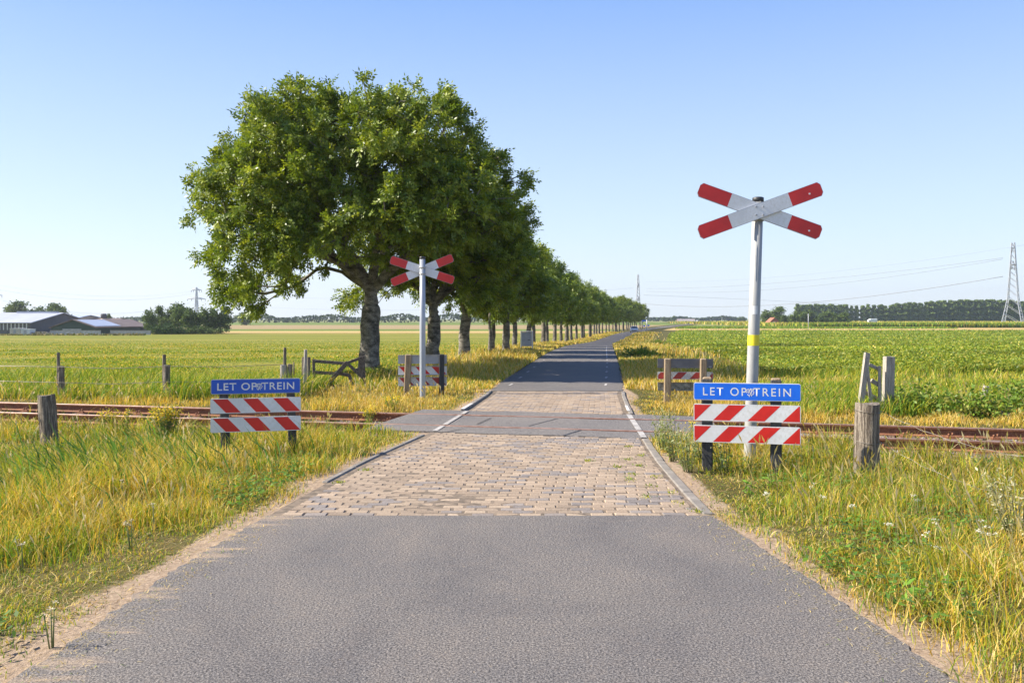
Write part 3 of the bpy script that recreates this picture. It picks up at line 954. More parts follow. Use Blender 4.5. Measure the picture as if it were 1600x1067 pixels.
tipsC = clumps(41, 85, 6, .23, (.0, 0, 5.1), (2.5, 1.6, 2.7), 2.3, .9, .5)
t3 = make_tree('ash_tree', 'ash tree with spreading fork standing just right of the left cross pole', 'tree', GT, 8, tipsC, 2.3, .2, (.05, 0), 14, .12, .14, .06, 9, (0, 0, 4.4))
t3.location = hit(726, 561); t3.scale = (1.08, 1.08, .86)
tipsD = clumps(51, 46, 6, .24, (0, 0, 4.85), (2.15, 1.6, 2.65), 2.3, .95, .45)
t5 = make_tree('ash_tree', 'ash tree with pale patched trunk immediately left of the grey noticeboard', 'tree', GT, 9, tipsD, 2.1, .16, (.05, 0), 14, .14, .16, .065, 7, (0, 0, 4.2))
t5.location = hit(791, 553); t5.scale = (1, 1, .86)
tipsE = clumps(61, 26, 5, .3, (0, 0, 4.6), (1.5, 1.4, 2.2), 2.2, 1, .4)
t4 = make_tree('young_tree', 'young thin-stemmed tree between two thicker ash trees by the road', 'tree', GT, 12, tipsE, 2.2, .075, (.03, 0), 9, .25, .15, .055, 7, (0, 0, 4.2), flare=1.1)
t4.location = hit(765, 555)
# lighter copies for the distance
tipsF = clumps(71, 38, 5, .25, (0, 0, 4.95), (2.5, 1.6, 2.65), 2.3, .95, .45)
tF = make_tree('ash_tree', 'x', 'tree', GT, 13, tipsF, 2.1, .17, (.05, 0), 14, .2, .24, .10, 5, (0, 0, 4.3), min_r=.02, bark='barkfar')
tipsG = clumps(72, 34, 5, .25, (0, 0, 5.0), (2.4, 1.55, 2.75), 2.2, .92, .45)
tG = make_tree('ash_tree', 'x', 'tree', GT, 14, tipsG, 2.2, .18, (-.05, 0), 14, .2, .25, .10, 5, (0, 0, 4.3), min_r=.02, bark='barkfar')
tree_y = []
Y = 45.0
steps = [3.2, 6, 5.5, 6, 5.8]
while Y < 275:
    tree_y.append(Y); Y += random.uniform(5.8, 7.6)
for i, Y in enumerate(tree_y):
    X = float(TREEX(Y)) + random.uniform(-.25, .25) - (.3 if Y < 60 else 0)
    src = (t5, t3, tF, tG)[i % 2] if Y < 66 else (tF, tG)[i % 2]
    hs = random.uniform(.93, 1.06)
    if Y < 66: sc3 = (hs * .95, hs * .95, hs * .88) if src is t5 else (hs * .9, hs * .86, hs * .8)
    else: sc3 = (hs * 1.0, hs * 1.0, hs * random.uniform(1.0, 1.12))
    lab = f'ash tree beyond the noticeboard, {ordw(i + 1)} one further along the left roadside'
    loc = (X, Y, float(g(X, Y)))
    if i == 4 and src is tF: pass
    c = copy_thing(src, loc, random.choice((0, math.pi)) + random.uniform(-.35, .35), sc3, lab, GT)
for t in (tF, tG):
    X = float(TREEX(283 if t is tF else 290)); Yx = 283 if t is tF else 290
    t.location = (X, Yx, float(g(X, Yx))); t['label'] = 'small last ash tree at the far end of the roadside row' if t is tG else 'ash tree second from the far end of the roadside row'

# distant round trees
def far_tree(name, label, group, seed, rad, height, n=3200, card=.42, pal=None, base=.12, thing=True):
    r = np.random.default_rng(seed)
    lob = superell(26, r, (0, 0, height * (base + .5 - base / 2)), (rad * .8, rad * .8, height * (.42 - base / 2)), 2.2, 1, .6)
    C = lob[r.integers(0, len(lob), n)] + r.normal(0, rad * .16, (n, 3)) * np.array([1, 1, .85])
    u = r.normal(0, 1, (n, 3)); u /= np.linalg.norm(u, axis=1)[:, None]
    v = np.cross(u, r.normal(0, 1, (n, 3))); v /= np.linalg.norm(v, axis=1)[:, None]
    s = card * r.uniform(.6, 1.3, (n, 1))
    V = np.stack([C - u * s, C + v * s * .6, C + u * s, C - v * s * .6], 1)
    pal = np.array(pal or [(.065, .11, .022), (.10, .15, .03), (.135, .185, .04)])
    T = np.repeat(pal[r.integers(0, len(pal), n)] * r.uniform(.8, 1.2, (n, 1)), 4, 0)
    root = empty(name, (0, 0, 0), label, 'tree', group)
    link('crown', np_mesh('crown', V, [np.arange(n * 4).reshape(n, 4)], M['farleaf'], T), root)
    mb = MB()
    mb.tube([(0, 0, -.3), (0, 0, height * .3), (rad * .05, 0, height * .7)], [height * .028, height * .02, height * .008], M['barkfar'], 7)
    for a in range(3):
        th = a * 2.1 + seed
        mb.tube([(0, 0, height * .25), (math.cos(th) * rad * .5, math.sin(th) * rad * .5, height * .6)], [height * .014, height * .005], M['barkfar'], 5)
    mb.build('trunk', root)
    return root
def put_tree(src, px, ybase_Y, ytop, wpx, name_label, group=None, used={}):
    Y = ybase_Y
    p = at(px, 0, Y); gz = float(g(p.x, Y))
    top = at(px, ytop, Y).z
    H = top - gz; W = wpx * Y / F / 2
    sc3 = (W / src['rad'], W / src['rad'], H / src['h'])
    if id(src) not in used:
        used[id(src)] = 1
        src.location = (p.x, Y, gz); src.scale = sc3; src['label'] = name_label
        if group: src['group'] = group
        return src
    c = copy_thing(src, (p.x, Y, gz), random.uniform(0, 6.28), sc3, name_label, group)
    return c
FT = []
for s in range(4):
    t = far_tree('broadleaf_tree', 'x', None, 80 + s, 5.0, 10.0, 4200 if s < 3 else 3000, .40, base=.02)
    t['rad'] = 5.2; t['h'] = 10.0; FT.append(t)
GL = 'trees around the farm on the left'
k = 0
for (px, Y, yt, w, lab) in [
    (42, 300, 471, 62, 'wide rounded dark tree behind the grey barn roofs at far left'),
    (24, 305, 475, 36, 'small rounded tree at the left edge of the wide tree behind the barns'),
    (88, 300, 474, 46, 'rounded dark tree behind the barns, right of the widest one'),
    (236, 185, 482, 30, 'pale green open tree at the left end of the grove beside the farm'),
    (256, 190, 478, 32, 'green tree second from the left in the grove beside the farm'),
    (274, 188, 473, 44, 'tallest rounded tree of the grove beside the farm'),
    (297, 182, 481, 32, 'yellowish green conical tree in the middle of the farm grove'),
    (322, 184, 478, 46, 'broad tree in the right half of the farm grove below the distant pylon'),
    (344, 186, 478, 38, 'dark tree at the right end of the farm grove under hanging ash leaves'),
    (118, 290, 493, 16, 'small hazy tree rising behind the green barn roof'),
    (170, 290, 490, 12, 'slim tree right behind the round farm silo'),
    (385, 420, 487, 40, 'blue-green distant tree mass under the hanging ash branch'),
]:
    put_tree(FT[k % 4], px, Y, yt, w, lab, GL); k += 1
GRT = 'trees near the house on the right horizon'
for (px, Y, yt, w, lab) in [
    (1210, 420, 479, 40, 'round-topped tree beside the red-roofed house left of the poplar wood'),
    (1198, 410, 487, 22, 'small tree at the left foot of the round-topped tree near the cross pole'),
    (1226, 405, 492, 20, 'low dark tree between the red-roofed house and the wood'),
    (1248, 400, 485, 34, 'dark rounded tree at the left front of the poplar wood'),
    (1272, 402, 486, 34, 'dark rounded tree second from the left in front of the poplars'),
    (1296, 404, 486, 36, 'dark rounded tree second from the right in front of the poplars'),
    (1318, 402, 488, 26, 'dark rounded tree at the right end of the low group before the poplars'),
    (1158, 900, 494, 14, 'small distant tree just left of the tall cross pole'),
    (1040, 900, 495, 12, 'small distant tree left of the grey farmhouse roof'),
    (1052, 900, 493, 8, 'slender distant tree touching the left of the grey farmhouse roof'),
]:
    put_tree(FT[k % 4], px, Y, yt, w, lab, GRT); k += 1

# hedge by the farm grove
def bush(name, label, cat, p, size, n, card, pal, mat='farleaf', stem=True, group=None):
    r = np.random.default_rng(int(abs(p[0] * 13 + p[1] * 7)) + 1)
    C = r.normal(0, .36, (n, 3)); C /= np.maximum(1, np.linalg.norm(C, axis=1) / 1.0)[:, None]
    C = C * np.array(size) * np.array([.5, .5, .5]) * 1.6; C[:, 2] = np.abs(C[:, 2] + size[2] * .45)
    C[:, 2] *= (.75 + .3 * np.sin(C[:, 0] * 5 / size[0] + 1) ** 2)
    u = r.normal(0, 1, (n, 3)); u /= np.linalg.norm(u, axis=1)[:, None]
    v = np.cross(u, r.normal(0, 1, (n, 3))); v /= np.linalg.norm(v, axis=1)[:, None]
    s = card * r.uniform(.6, 1.3, (n, 1))
    V = np.stack([C - u * s, C + v * s * .5, C + u * s, C - v * s * .5], 1)
    pal = np.array(pal)
    T = np.repeat(pal[r.integers(0, len(pal), n)] * r.uniform(.8, 1.2, (n, 1)), 4, 0)
    root = empty(name, tuple(p), label, cat, group)
    link('foliage', np_mesh('foliage', V, [np.arange(n * 4).reshape(n, 4)], M[mat], T), root)
    mb = MB()
    for i in range(7):
        a = i * .9; q_ = Vector((math.cos(a) * size[0] * .3, math.sin(a) * size[1] * .3, size[2] * .7))
        mb.tube([(q_.x * .2, q_.y * .2, -.1), q_ * .6 + Vector((0, 0, .05 * size[2])), q_], [.02 * size[2], .014 * size[2], .006 * size[2]], M['twig'], 5)
    mb.build('stems', root)
    return root
p = at(259, 0, 176); bush('hedge', 'trimmed dark green hedge in front of the farm grove beside the concrete wall', 'hedge', (p.x, 176, -1.6), (5.6, 2.5, 2.0), 2600, .2,
                          [(.035, .075, .015), (.05, .1, .02)])
p = at(305, 0, 178); bush('hedge', 'low olive green scrub along the foot of the farm grove', 'hedge', (p.x, 178, -1.6), (9, 2.5, 1.6), 2200, .22, [(.06, .1, .02), (.09, .13, .03)])

# distant tree lines that read as one mass
def treeline(x0, x1, Y, ytops, label, seed, dens=9, card=None, pal=None, thick=16):
    r = np.random.default_rng(seed)
    X0, X1 = (x0 - 800) * Y / F, (x1 - 800) * Y / F
    n = int((X1 - X0) * dens)
    X = r.uniform(X0, X1, n)
    t = (X - X0) / (X1 - X0) * (len(ytops) - 1)
    yt = np.interp(t, np.arange(len(ytops)), ytops)
    H = (HOR - yt) * Y / F + CH + 1.6
    lump = .80 + .20 * nz(X, X * 0 + seed, 9, seed % 9)
    Z = -1.7 + H * lump * np.sqrt(r.random(n)); 
    C = np.stack([X, Y + r.uniform(-thick / 2, thick / 2, n), Z], 1)
    cs = card or Y * .0016
    u = r.normal(0, 1, (n, 3)); u /= np.linalg.norm(u, axis=1)[:, None]
    v = np.cross(u, r.normal(0, 1, (n, 3))); v /= np.linalg.norm(v, axis=1)[:, None]
    s = cs * r.uniform(.6, 1.4, (n, 1))
    V = np.stack([C - u * s, C + v * s * .7, C + u * s, C - v * s * .7], 1)
    pal = np.array(pal or [(.03, .055, .02), (.045, .075, .028), (.06, .09, .035)])
    T = np.repeat(pal[r.integers(0, len(pal), n)], 4, 0)
    o = link('far_woodland', np_mesh('far_woodland', V, [np.arange(n * 4).reshape(n, 4)], M['farleaf'], T))
    return tagp(o, label, 'woodland', None, 'stuff')
treeline(108, 235, 650, [498, 493, 497, 495, 493, 497], 'hazy distant tree line between the silo and the farm grove', 3, 14)
treeline(340, 560, 690, [494, 492, 491, 494, 492, 490, 493], 'bluish distant tree line below the crown of the largest ash', 4, 14)
treeline(560, 1000, 680, [493, 491, 488, 490, 486, 489, 491, 492, 493], 'dark blue distant woodland seen between the ash trunks', 5, 14)
treeline(1000, 1165, 1060, [496, 495, 494, 496, 494, 495], 'thin pale tree line on the horizon behind the grey farmhouse', 6, 10)
treeline(-60, 30, 1100, [494, 495], 'faint tree line at the far left horizon behind the barns', 7, 10)

# poplar wood
def poplar(seed):
    r = np.random.default_rng(seed)
    n = 1500; H = 19.0
    z = r.uniform(.06, 1, n)
    R_ = 2.9 * np.sqrt(np.clip(1 - ((z - .45) / .58) ** 2, 0, 1)) * (.8 + .25 * np.sin(z * 25 + seed))
    a = r.uniform(0, 6.28, n); q_ = np.sqrt(r.random(n))
    C = np.stack([np.cos(a) * R_ * q_, np.sin(a) * R_ * q_, z * H], 1)
    u = r.normal(0, 1, (n, 3)); u[:, 2] += .6; u /= np.linalg.norm(u, axis=1)[:, None]
    v = np.cross(u, r.normal(0, 1, (n, 3))); v /= np.linalg.norm(v, axis=1)[:, None]
    s = .75 * r.uniform(.5, 1.3, (n, 1))
    V = np.stack([C - u * s, C + v * s * .6, C + u * s, C - v * s * .6], 1)
    pal = np.array([(.09, .145, .035), (.135, .195, .045), (.185, .235, .065)])
    T = np.repeat(pal[r.integers(0, 3, n)], 4, 0)
    root = empty('poplar_tree', (0, 0, 0), 'tall narrow grey-green poplar in the dense plantation on the right horizon', 'tree', 'poplars of the far plantation on the right')
    link('crown', np_mesh('crown', V, [np.arange(n * 4).reshape(n, 4)], M['farleaf'], T), root)
    MB().tube([(0, 0, -.5), (0, 0, H * .5), (0, 0, H * .95)], [.3, .2, .05], M['barkfar'], 6).build('trunk', root)
    return root
POP = [poplar(1), poplar(2), poplar(3)]
used = 0
for row, Yr in enumerate((640, 668)):
    px = 1246 + row * 4
    while px < 1640:
        ytop = np.interp(px, [1240, 1385, 1400, 1500, 1560, 1640], [475, 476, 474, 468, 468, 472]) + random.uniform(-1.2, 1.6)
        if not (1325 < px < 1392 and row in (1, 2, 3) and random.random() < .75):
            p = at(px, ytop, Yr); H = p.z + 1.6
            sc3 = (H / 19 * random.uniform(1.15, 1.6),) * 2 + (H / 19.6,)
            if used < 3:
                o = POP[used]; o.location = (p.x, Yr, -1.6); o.scale = sc3
            else: o = copy_thing(POP[used % 3], (p.x, Yr, -1.6), random.uniform(0, 6.28), sc3)
            used += 1
        px += random.uniform(7.5, 10.5)

# ------------------------------------------------------------------ farm buildings
def gable(name, label, cat, x0, x1, y0, y1, eave, ridge, wallm, roofm, along='x', door=None, gz=-1.6, extras=None, windows=None):
    """x0..x1, y0..y1 world metres; heights are world z"""
    cx, cy = (x0 + x1) / 2, (y0 + y1) / 2
    root = empty(name, (cx, cy, gz), label, cat)
    hx, hy = (x1 - x0) / 2, (y1 - y0) / 2
    e, rdg = eave - gz, ridge - gz
    mb = MB()
    if along == 'x':
        prof = [(-hy, 0), (hy, 0), (hy, e), (0, rdg), (-hy, e)]
        V = [(-hx, a, z) for a, z in prof] + [(hx, a, z) for a, z in prof]
    else:
        prof = [(-hx, 0), (hx, 0), (hx, e), (0, rdg), (-hx, e)]
        V = [(a, -hy, z) for a, z in prof] + [(a, hy, z) for a, z in prof]
    mb.add(V, [(0, 1, 2, 3, 4), (9, 8, 7, 6, 5), (0, 5, 6, 1), (1, 6, 7, 2), (4, 9, 5, 0)], wallm)
    mb.build('wall', root)
    o = .35; th = .18
    for sgn in (-1, 1):
        r_ = MB()
        if along == 'x':
            dy, dz = hy, rdg - e; L = math.hypot(dy, dz)
            a0 = Vector((0, sgn * (hy + o * dy / L), e - o * dz / L)); a1 = Vector((0, 0, rdg + .02))
            V = [(-hx - o, a0.y, a0.z + .03), (hx + o, a0.y, a0.z + .03), (hx + o, a1.y, a1.z + .03), (-hx - o, a1.y, a1.z + .03)]
        else:
            dx, dz = hx, rdg - e; L = math.hypot(dx, dz)
            a0 = Vector((sgn * (hx + o * dx / L), 0, e - o * dz / L)); a1 = Vector((0, 0, rdg + .02))
            V = [(a0.x, -hy - o, a0.z + .03), (a0.x, hy + o, a0.z + .03), (a1.x, hy + o, a1.z + .03), (a1.x, -hy - o, a1.z + .03)]
        V = V + [(x, y, z + th) for x, y, z in V]
        r_.add(V, [(0, 1, 2, 3), (7, 6, 5, 4), (0, 4, 5, 1), (1, 5, 6, 2), (2, 6, 7, 3), (3, 7, 4, 0)], roofm)
        r_.build('roof', root)
    if door:
        dx0, dx1, dh, dm = door
        MB().box(((dx0 + dx1) / 2 - cx, -hy - .06, dh / 2 + .02), (dx1 - dx0, .1, dh), dm).build('door', root)
    for (wx, wz, ww, wh, wm) in (windows or []):
        MB().box((wx - cx, -hy - .05, wz - gz), (ww, .09, wh), wm).build('window', root)
    return root
def fx(px, Y): return (px - 800) * Y / F
def fz(py, Y): return CH - (py - HOR) * Y / F
# A: large open cubicle barn at the left edge
Ya = 180
wA = [(fx(p_, Ya), (fz(506, Ya) + fz(514, Ya)) / 2, .16, 1.5, M['wallwhite']) for p_ in range(-12, 47, 6)]
A_ = gable('barn', 'open-sided grey-roofed barn at the left edge with pale columns in its dark front', 'barn', fx(-60, Ya), fx(47, Ya), Ya, Ya + 26, fz(505, Ya), fz(490, Ya + 13), M['walldark'], M['roofgrey'], 'x')
for (wx, wz, ww, wh, wm) in wA:
    MB().box((wx - A_.location.x, -13.1, wz + 1.6), (ww, .12, wh), wm).build('column', A_)
MB().box((fx(6, Ya) - A_.location.x, 0, fz(490, Ya + 13) + 1.6 + .25), (9, 1.2, .5), M['roofgrey']).build('ridge_vent', A_)
# B: long grey roofed barn behind
Yb = 215
gable('barn', 'long barn with two pale grey roof bands and a cream strip behind the green barn', 'barn', fx(20, Yb), fx(106, Yb), Yb, Yb + 22, fz(500.5, Yb), fz(493.5, Yb + 11), M['cream'], M['solar'], 'x')
Yc = 200
gable('barn', 'low wide barn with grey roof and dark open front left of the green gable', 'barn', fx(44, Yc), fx(104, Yc), Yc, Yc + 12, fz(508, Yc), fz(501.6, Yc + 6), M['walldark'], M['roofgrey'], 'x')
# brown roof behind
Yd = 222
gable('barn', 'long low brown-roofed shed behind the green barn and below the silo', 'shed', fx(104, Yd), fx(172, Yd), Yd, Yd + 14, fz(503.5, Yd), fz(498.5, Yd + 7), M['brickred'], M['roofbrown'], 'x')
# C: green gabled barn with solar roof
Yg = 174
Cb = gable('barn', 'dark green gabled barn with a pale sliding door and solar panels on its roof', 'barn', fx(80, Yg), fx(148, Yg), Yg, Yg + 26, fz(512, Yg), fz(500.5, Yg), M['wallgreen'], M['roofbrown'], 'y',
           (fx(98, Yg), fx(127, Yg), 1.15, M['concrete']))
hxC = (fx(148, Yg) - fx(80, Yg)) / 2; eC, rC = fz(512, Yg) + 1.6, fz(500.5, Yg) + 1.6
def roofpt(u, y): return (hxC * u, y, rC + (eC - rC) * u + .03 + .18 + .03)
V = [roofpt(.12, -12.5), roofpt(.98, -12.5), roofpt(.98, -1), roofpt(.12, -1)]
V2 = [(a, b, c + .06) for a, b, c in V]
MB().add(V + V2, [(0, 1, 2, 3), (7, 6, 5, 4), (0, 4, 5, 1), (1, 5, 6, 2), (2, 6, 7, 3), (3, 7, 4, 0)], M['solar']).build('solar_panels', Cb)
Ye = 196
gable('barn', 'low shed with dark grey roof beside the left end of the farm grove', 'shed', fx(196, Ye), fx(232, Ye), Ye, Ye + 10, fz(511.5, Ye), fz(506.8, Ye + 5), M['walldark'], M['rooftile'], 'x')
# silo
ps = at(162, 0, 228)
so = empty('silo', (ps.x, 228, -1.6), 'round tan silo with dark top above the brown shed roof', 'silo')
hs = fz(490, 228) + 1.6
MB().tube([(0, 0, 0), (0, 0, hs * .72)], .75, M['cream'], 16).build('tank', so)
MB().tube([(0, 0, hs * .72), (0, 0, hs * .95), (0, 0, hs)], [.76, .76, .5], M['walldark'], 16).build('tank_top', so)
# yard walls, containers, rubble
Yw = 168
wl = MB(); wl.box((fx(118, Yw), Yw, -1.6 + (fz(516.5, Yw) + 1.6) / 2), (fx(158, Yw) - fx(80, Yw), .35, fz(516.5, Yw) + 1.6), M['concrete'])
wl.box((fx(118, Yw), Yw, fz(516.5, Yw) + .04), (fx(158, Yw) - fx(80, Yw) + .1, .45, .08), M['kerb'])
tagp(wl.build('yard_wall'), 'long pale concrete silage wall in front of the green barn', 'wall')
wl = MB(); wl.box((fx(190, Yw), Yw + 4, -1.6 + (fz(517, Yw) + 1.6) / 2), (fx(222, Yw) - fx(158, Yw), .35, fz(517, Yw) + 1.6), M['signgrey'])
wl.box((fx(190, Yw), Yw + 4, fz(517, Yw) + .03), (fx(222, Yw) - fx(158, Yw) + .1, .4, .06), M['kerb'])
tagp(wl.build('yard_wall'), 'lower grey yard wall running right towards the farm hedge', 'wall')
def container(px0, px1, yt, mat, label, Y=166):
    x0, x1 = fx(px0, Y), fx(px1, Y); h = fz(yt, Y) + 1.6
    r_ = empty('container', ((x0 + x1) / 2, Y, -1.6), label, 'container')
    b_ = MB(); b_.box((0, 0, h / 2), (x1 - x0, 2.0, h - .1), mat)
    for i in range(9): b_.box(((i - 4) * (x1 - x0) / 9.5, -1.02, h / 2), (.05, .05, h - .2), mat)
    b_.build('body', r_)
    MB().box((0, 0, h - .02), (x1 - x0 + .12, 2.12, .08), M['wallwhite']).build('roof', r_)
    MB().box((0, -1.05, h * .45), (.5, .05, h * .7), M['signgrey']).build('door', r_)
container(20, 36, 513, M['containerbeige'], 'beige boxy container standing in the farm yard before the open barn')
container(37, 51, 514, M['wallwhite'], 'white boxy container beside the beige one in the farm yard')
treeline(48, 82, 166, [518, 516, 519], 'grey brown rubble heap with weeds between containers and silage wall', 9, 60, .22, [(.3, .27, .24), (.12, .13, .05), (.38, .35, .33)], 2).name = 'rubble_heap'
bpy.data.objects['rubble_heap']['category'] = 'rubble'
treeline(-40, 225, 163, [519.5, 519, 520, 519, 519.8, 520], 'low dry weeds along the farm edge of the pasture', 10, 26, .2, [(.2, .17, .06), (.1, .14, .03), (.3, .24, .1)], 2).name = 'yard_weeds'
bpy.data.objects['yard_weeds']['category'] = 'weeds'

# farmhouse on the right horizon, red house
Yh = 1000
fh = gable('farmhouse', 'long farmhouse with a hipped grey-brown roof on the horizon right of the road', 'farmhouse', fx(1060, Yh), fx(1087, Yh), Yh, Yh + 14, fz(503.2, Yh), fz(498.6, Yh + 7), M['brickred'], M['rooftile'], 'x',
           windows=[(fx(1065 + 4 * i, Yh), fz(504.2, Yh), 1.2, 1.2, M['glass']) for i in range(5)])
gable('house', 'tiny gabled outbuilding just right of the grey-brown farmhouse', 'outbuilding', fx(1088, Yh), fx(1094, Yh), Yh, Yh + 9, fz(503.3, Yh), fz(500.5, Yh), M['brickred'], M['roofgrey'], 'y')
Yh = 395
gable('house', 'small house with orange-red roof tucked under the round tree near the cross pole', 'house', fx(1203, Yh), fx(1217, Yh), Yh, Yh + 6, fz(503, Yh), fz(497, Yh), M['brickred'], M['roofred'], 'y',
      (fx(1208, Yh), fx(1211, Yh), 1.8, M['wallwhite']), windows=[(fx(1213.5, Yh), fz(504, Yh), .7, .9, M['glass'])])

# ------------------------------------------------------------------ pylons and cables
def pylon(px, Y, ytop, label, arms, yaw=0, broad=.13, group='lattice pylons of the power line'):
    p = at(px, ytop, Y); H = p.z + 1.6
    root = empty('pylon', (p.x, Y, -1.6), label, 'pylon', group, yaw)
    th = max(.10, Y * .00058)
    def w(z): # half width at relative height
        return H * np.interp(z / H, [0, .3, .72, 1], [broad / 2 * 1.15, broad / 2 * .58, broad / 2 * .32, broad / 2 * .16])
    lv = [0, .13, .24, .34, .43, .51, .58, .65, .72, .79, .86, .93, 1.0]
    m = MB()
    for a in ((-1, -1), (1, -1), (1, 1), (-1, 1)):
        m.tube([(a[0] * w(l * H), a[1] * w(l * H), l * H) for l in lv], th * .75, M['pylon'], 4, sm=False)
    m.build('mast', root)
    b = MB()
    for i in range(len(lv) - 1):
        z0, z1 = lv[i] * H, lv[i + 1] * H; w0, w1 = w(z0), w(z1)
        for s in (-1, 1):
            b.tube([(-w0, s * w0, z0), (w1, s * w1, z1)], th * .5, M['pylon'], 3, sm=False)
            b.tube([(w0, s * w0, z0), (-w1, s * w1, z1)], th * .5, M['pylon'], 3, sm=False)
            b.tube([(s * w0, -w0, z0), (s * w1, w1, z1)], th * .45, M['pylon'], 3, sm=False)
            b.tube([(-w1, s * w1, z1), (w1, s * w1, z1)], th * .5, M['pylon'], 3, sm=False)
    b.build('bracing', root)
    ends = []
    for (zr, half) in arms:
        z = zr * H; hw = half * H; c = MB()
        for s in (-1, 1):
            c.tube([(0, -w(z), z), (s * hw, 0, z)], th * .7, M['pylon'], 4, sm=False)
            c.tube([(0, w(z), z), (s * hw, 0, z)], th * .7, M['pylon'], 4, sm=False)
            c.tube([(0, 0, z + .045 * H), (s * hw, 0, z)], th * .7, M['pylon'], 4, sm=False)
            for f in (.3, .6): c.tube([(s * hw * f, 0, z + .045 * H * (1 - f)), (s * hw * (f + .2), 0, z)], th * .45, M['pylon'], 3, sm=False)
        c.build('cross_arm', root)
        for s in (-1, 1):
            for f in (.55, 1.0) if half > .1 else (1.0,):
                i_ = MB(); i_.tube([(s * hw * f, 0, z), (s * hw * f, 0, z - .06 * H)], th * .6, M['cable'], 5)
                i_.build('insulator', root)
                ends.append(root.matrix_basis @ Vector((s * hw * f, 0, z - .06 * H)) if False else (Matrix.Translation((p.x, Y, -1.6)) @ Matrix.Rotation(yaw, 4, 'Z')) @ Vector((s * hw * f, 0, z - .06 * H)))
    return root, ends
ARM = [(.94, .13), (.66, .17)]
p1, e1 = pylon(1583, 450, 379, 'tallest lattice pylon at the right edge in front of the poplar wood', [(.93, .13), (.73, .12)], R(50), .19)
p2, e2 = pylon(997, 780, 429, 'lattice pylon rising above the far end of the tree row', [(.78, .06), (.5, .065)], R(75), .13)
p3, e3 = pylon(307, 1120, 449, 'faint lattice pylon with two wide arms above the farm grove', [(.92, .15), (.66, .26)], 0, .15)
p4, e4 = pylon(-13, 900, 436, 'lattice pylon cut by the left edge, only its arm tips showing', [(.9, .17), (.62, .24)], 0, .13)
def cable(a, b, sag, r, label, grp='overhead power cables'):
    a, b = Vector(a), Vector(b)
    pts = [a.lerp(b, t) - Vector((0, 0, sag * 4 * t * (1 - t))) for t in np.linspace(0, 1, 29)]
    return tagp(MB().tube(pts, r, M['cable'], 5, sm=True).build('power_cable'), label, 'power cable', grp)
A1 = lambda px, py, Y: at(px, py, Y)
for (a, b, sag, r, lab) in [
    ((1567, 403, 445), (1010, 451, 770), 4, .09, 'upper power cable from the tall right pylon, topmost of its pair'),
    ((1567, 405, 455), (1010, 455, 790), 7, .09, 'upper power cable from the tall right pylon, lower of its pair'),
    ((1567, 432, 445), (1000, 474, 740), 8, .16, 'thick lowest cable bundle from the tall right pylon to the road end'),
    ((1600, 383, 450), (1008, 440, 800), 6, .05, 'thin faint earth wire highest above the right field'),
    ((1700, 500, 900), (1006, 461, 780), -2, .09, 'cable falling to the right from the pylon at the road end'),
    ((1600, 432, 455), (1700, 440, 430), 1, .12, 'short cable leaving the right pylon beyond the picture edge'),
]:
    cable(A1(*a), A1(*b), sag, r, lab)
for (a, b, sag, r, lab) in [
    ((-6, 452, 900), (300, 459, 1115), 10, .09, 'upper cable between the two left pylons'),
    ((0, 446, 900), (300, 455, 1115), 9, .06, 'highest thin cable between the two left pylons'),
    ((5, 470, 900), (296, 473, 1115), 14, .11, 'lower cable sagging above the farm roofs'),
    ((315, 473, 1125), (990, 466, 1000), 12, .09, 'long cable running behind the ash crowns to the road end pylon'),
    ((312, 458, 1125), (990, 450, 1000), 10, .08, 'upper long cable running behind the ash crowns'),
]:
    cable(A1(*a), A1(*b), sag, r, lab)

# ------------------------------------------------------------------ posts
def rough_post(label, name, base, top, w, mat, cat='post', group=None, square=False, n=12, crack=True, flat=False, taper=.95, ext=.25):
    """weathered round or square post between two world points"""
    base, top = Vector(base), Vector(top)
    ax = top - base; L = ax.length
    mb = MB(); rows = 7; V = []
    seed = random.random() * 10
    if square: n = 4
    d = ax.normalized(); a = d.cross(Vector((0, 1, 0))).normalized(); b = d.cross(a).normalized()
    zs = [-ext] + [L * i / (rows - 2) for i in range(rows - 1)]
    for zi, z in enumerate(zs):
        t = max(0, z / L)
        for k in range(n):
            th = 2 * math.pi * (k + .5) / n
            rr = w / 2 * (1 + (taper - 1) * t) * (1 + (.06 * math.sin(3 * th + seed + t * 2) + .04 * math.sin(7 * th + t * 9)) * (0 if square else 1))
            if square: rr *= 1.35
            zz = z + ((math.sin(2 * th + seed) * w * .035) if zi == rows - 1 else 0)
            V.append(base + d * zz + (a * math.cos(th) + b * math.sin(th)) * rr)
    Fs = []
    for i in range(rows - 1):
        for k in range(n):
            j = (k + 1) % n
            Fs.append((i * n + k, i * n + j, i * n + n + j, i * n + n + k))
    mb.add(V, Fs, mat, not square)
    c = base + d * (L - w * .06); V2 = [V[(rows - 1) * n + k] for k in range(n)] + [c]
    mb.add(V2, [(k, (k + 1) % n, n) for k in range(n)], mat, False)
    if crack and not square:
        for k in range(5):
            th = random.uniform(math.pi * .0, math.pi * 2)
            q0 = base + d * random.uniform(.1, .5) * L + (a * math.cos(th) + b * math.sin(th)) * w * .492
            q1 = q0 + d * random.uniform(.2, .45) * L
            mb.tube([q0, q0.lerp(q1, .5) + a * .003, q1], [.002, w * .018, .002], M['cap'], 4, False)
    # make it local to its base
    o = mb.build(name)
    me = o.data
    me.transform(Matrix.Translation(-base)); o.location = base
    return tagp(o, label, cat, group)
def post_px(label, name, xb, yb, xt, yt, wpx, mat, group=None, Y=None, **kw):
    if Y is None:
        b = hit(xb, yb)
    else:
        b = at(xb, yb, Y); b.z = min(b.z, float(g(b.x, Y)))
    Y = b.y
    t = at(xt, yt, Y)
    return rough_post(label, name, b, t, wpx * Y / F, mat, 'post', group, **kw)
GP = 'wooden posts around the track'
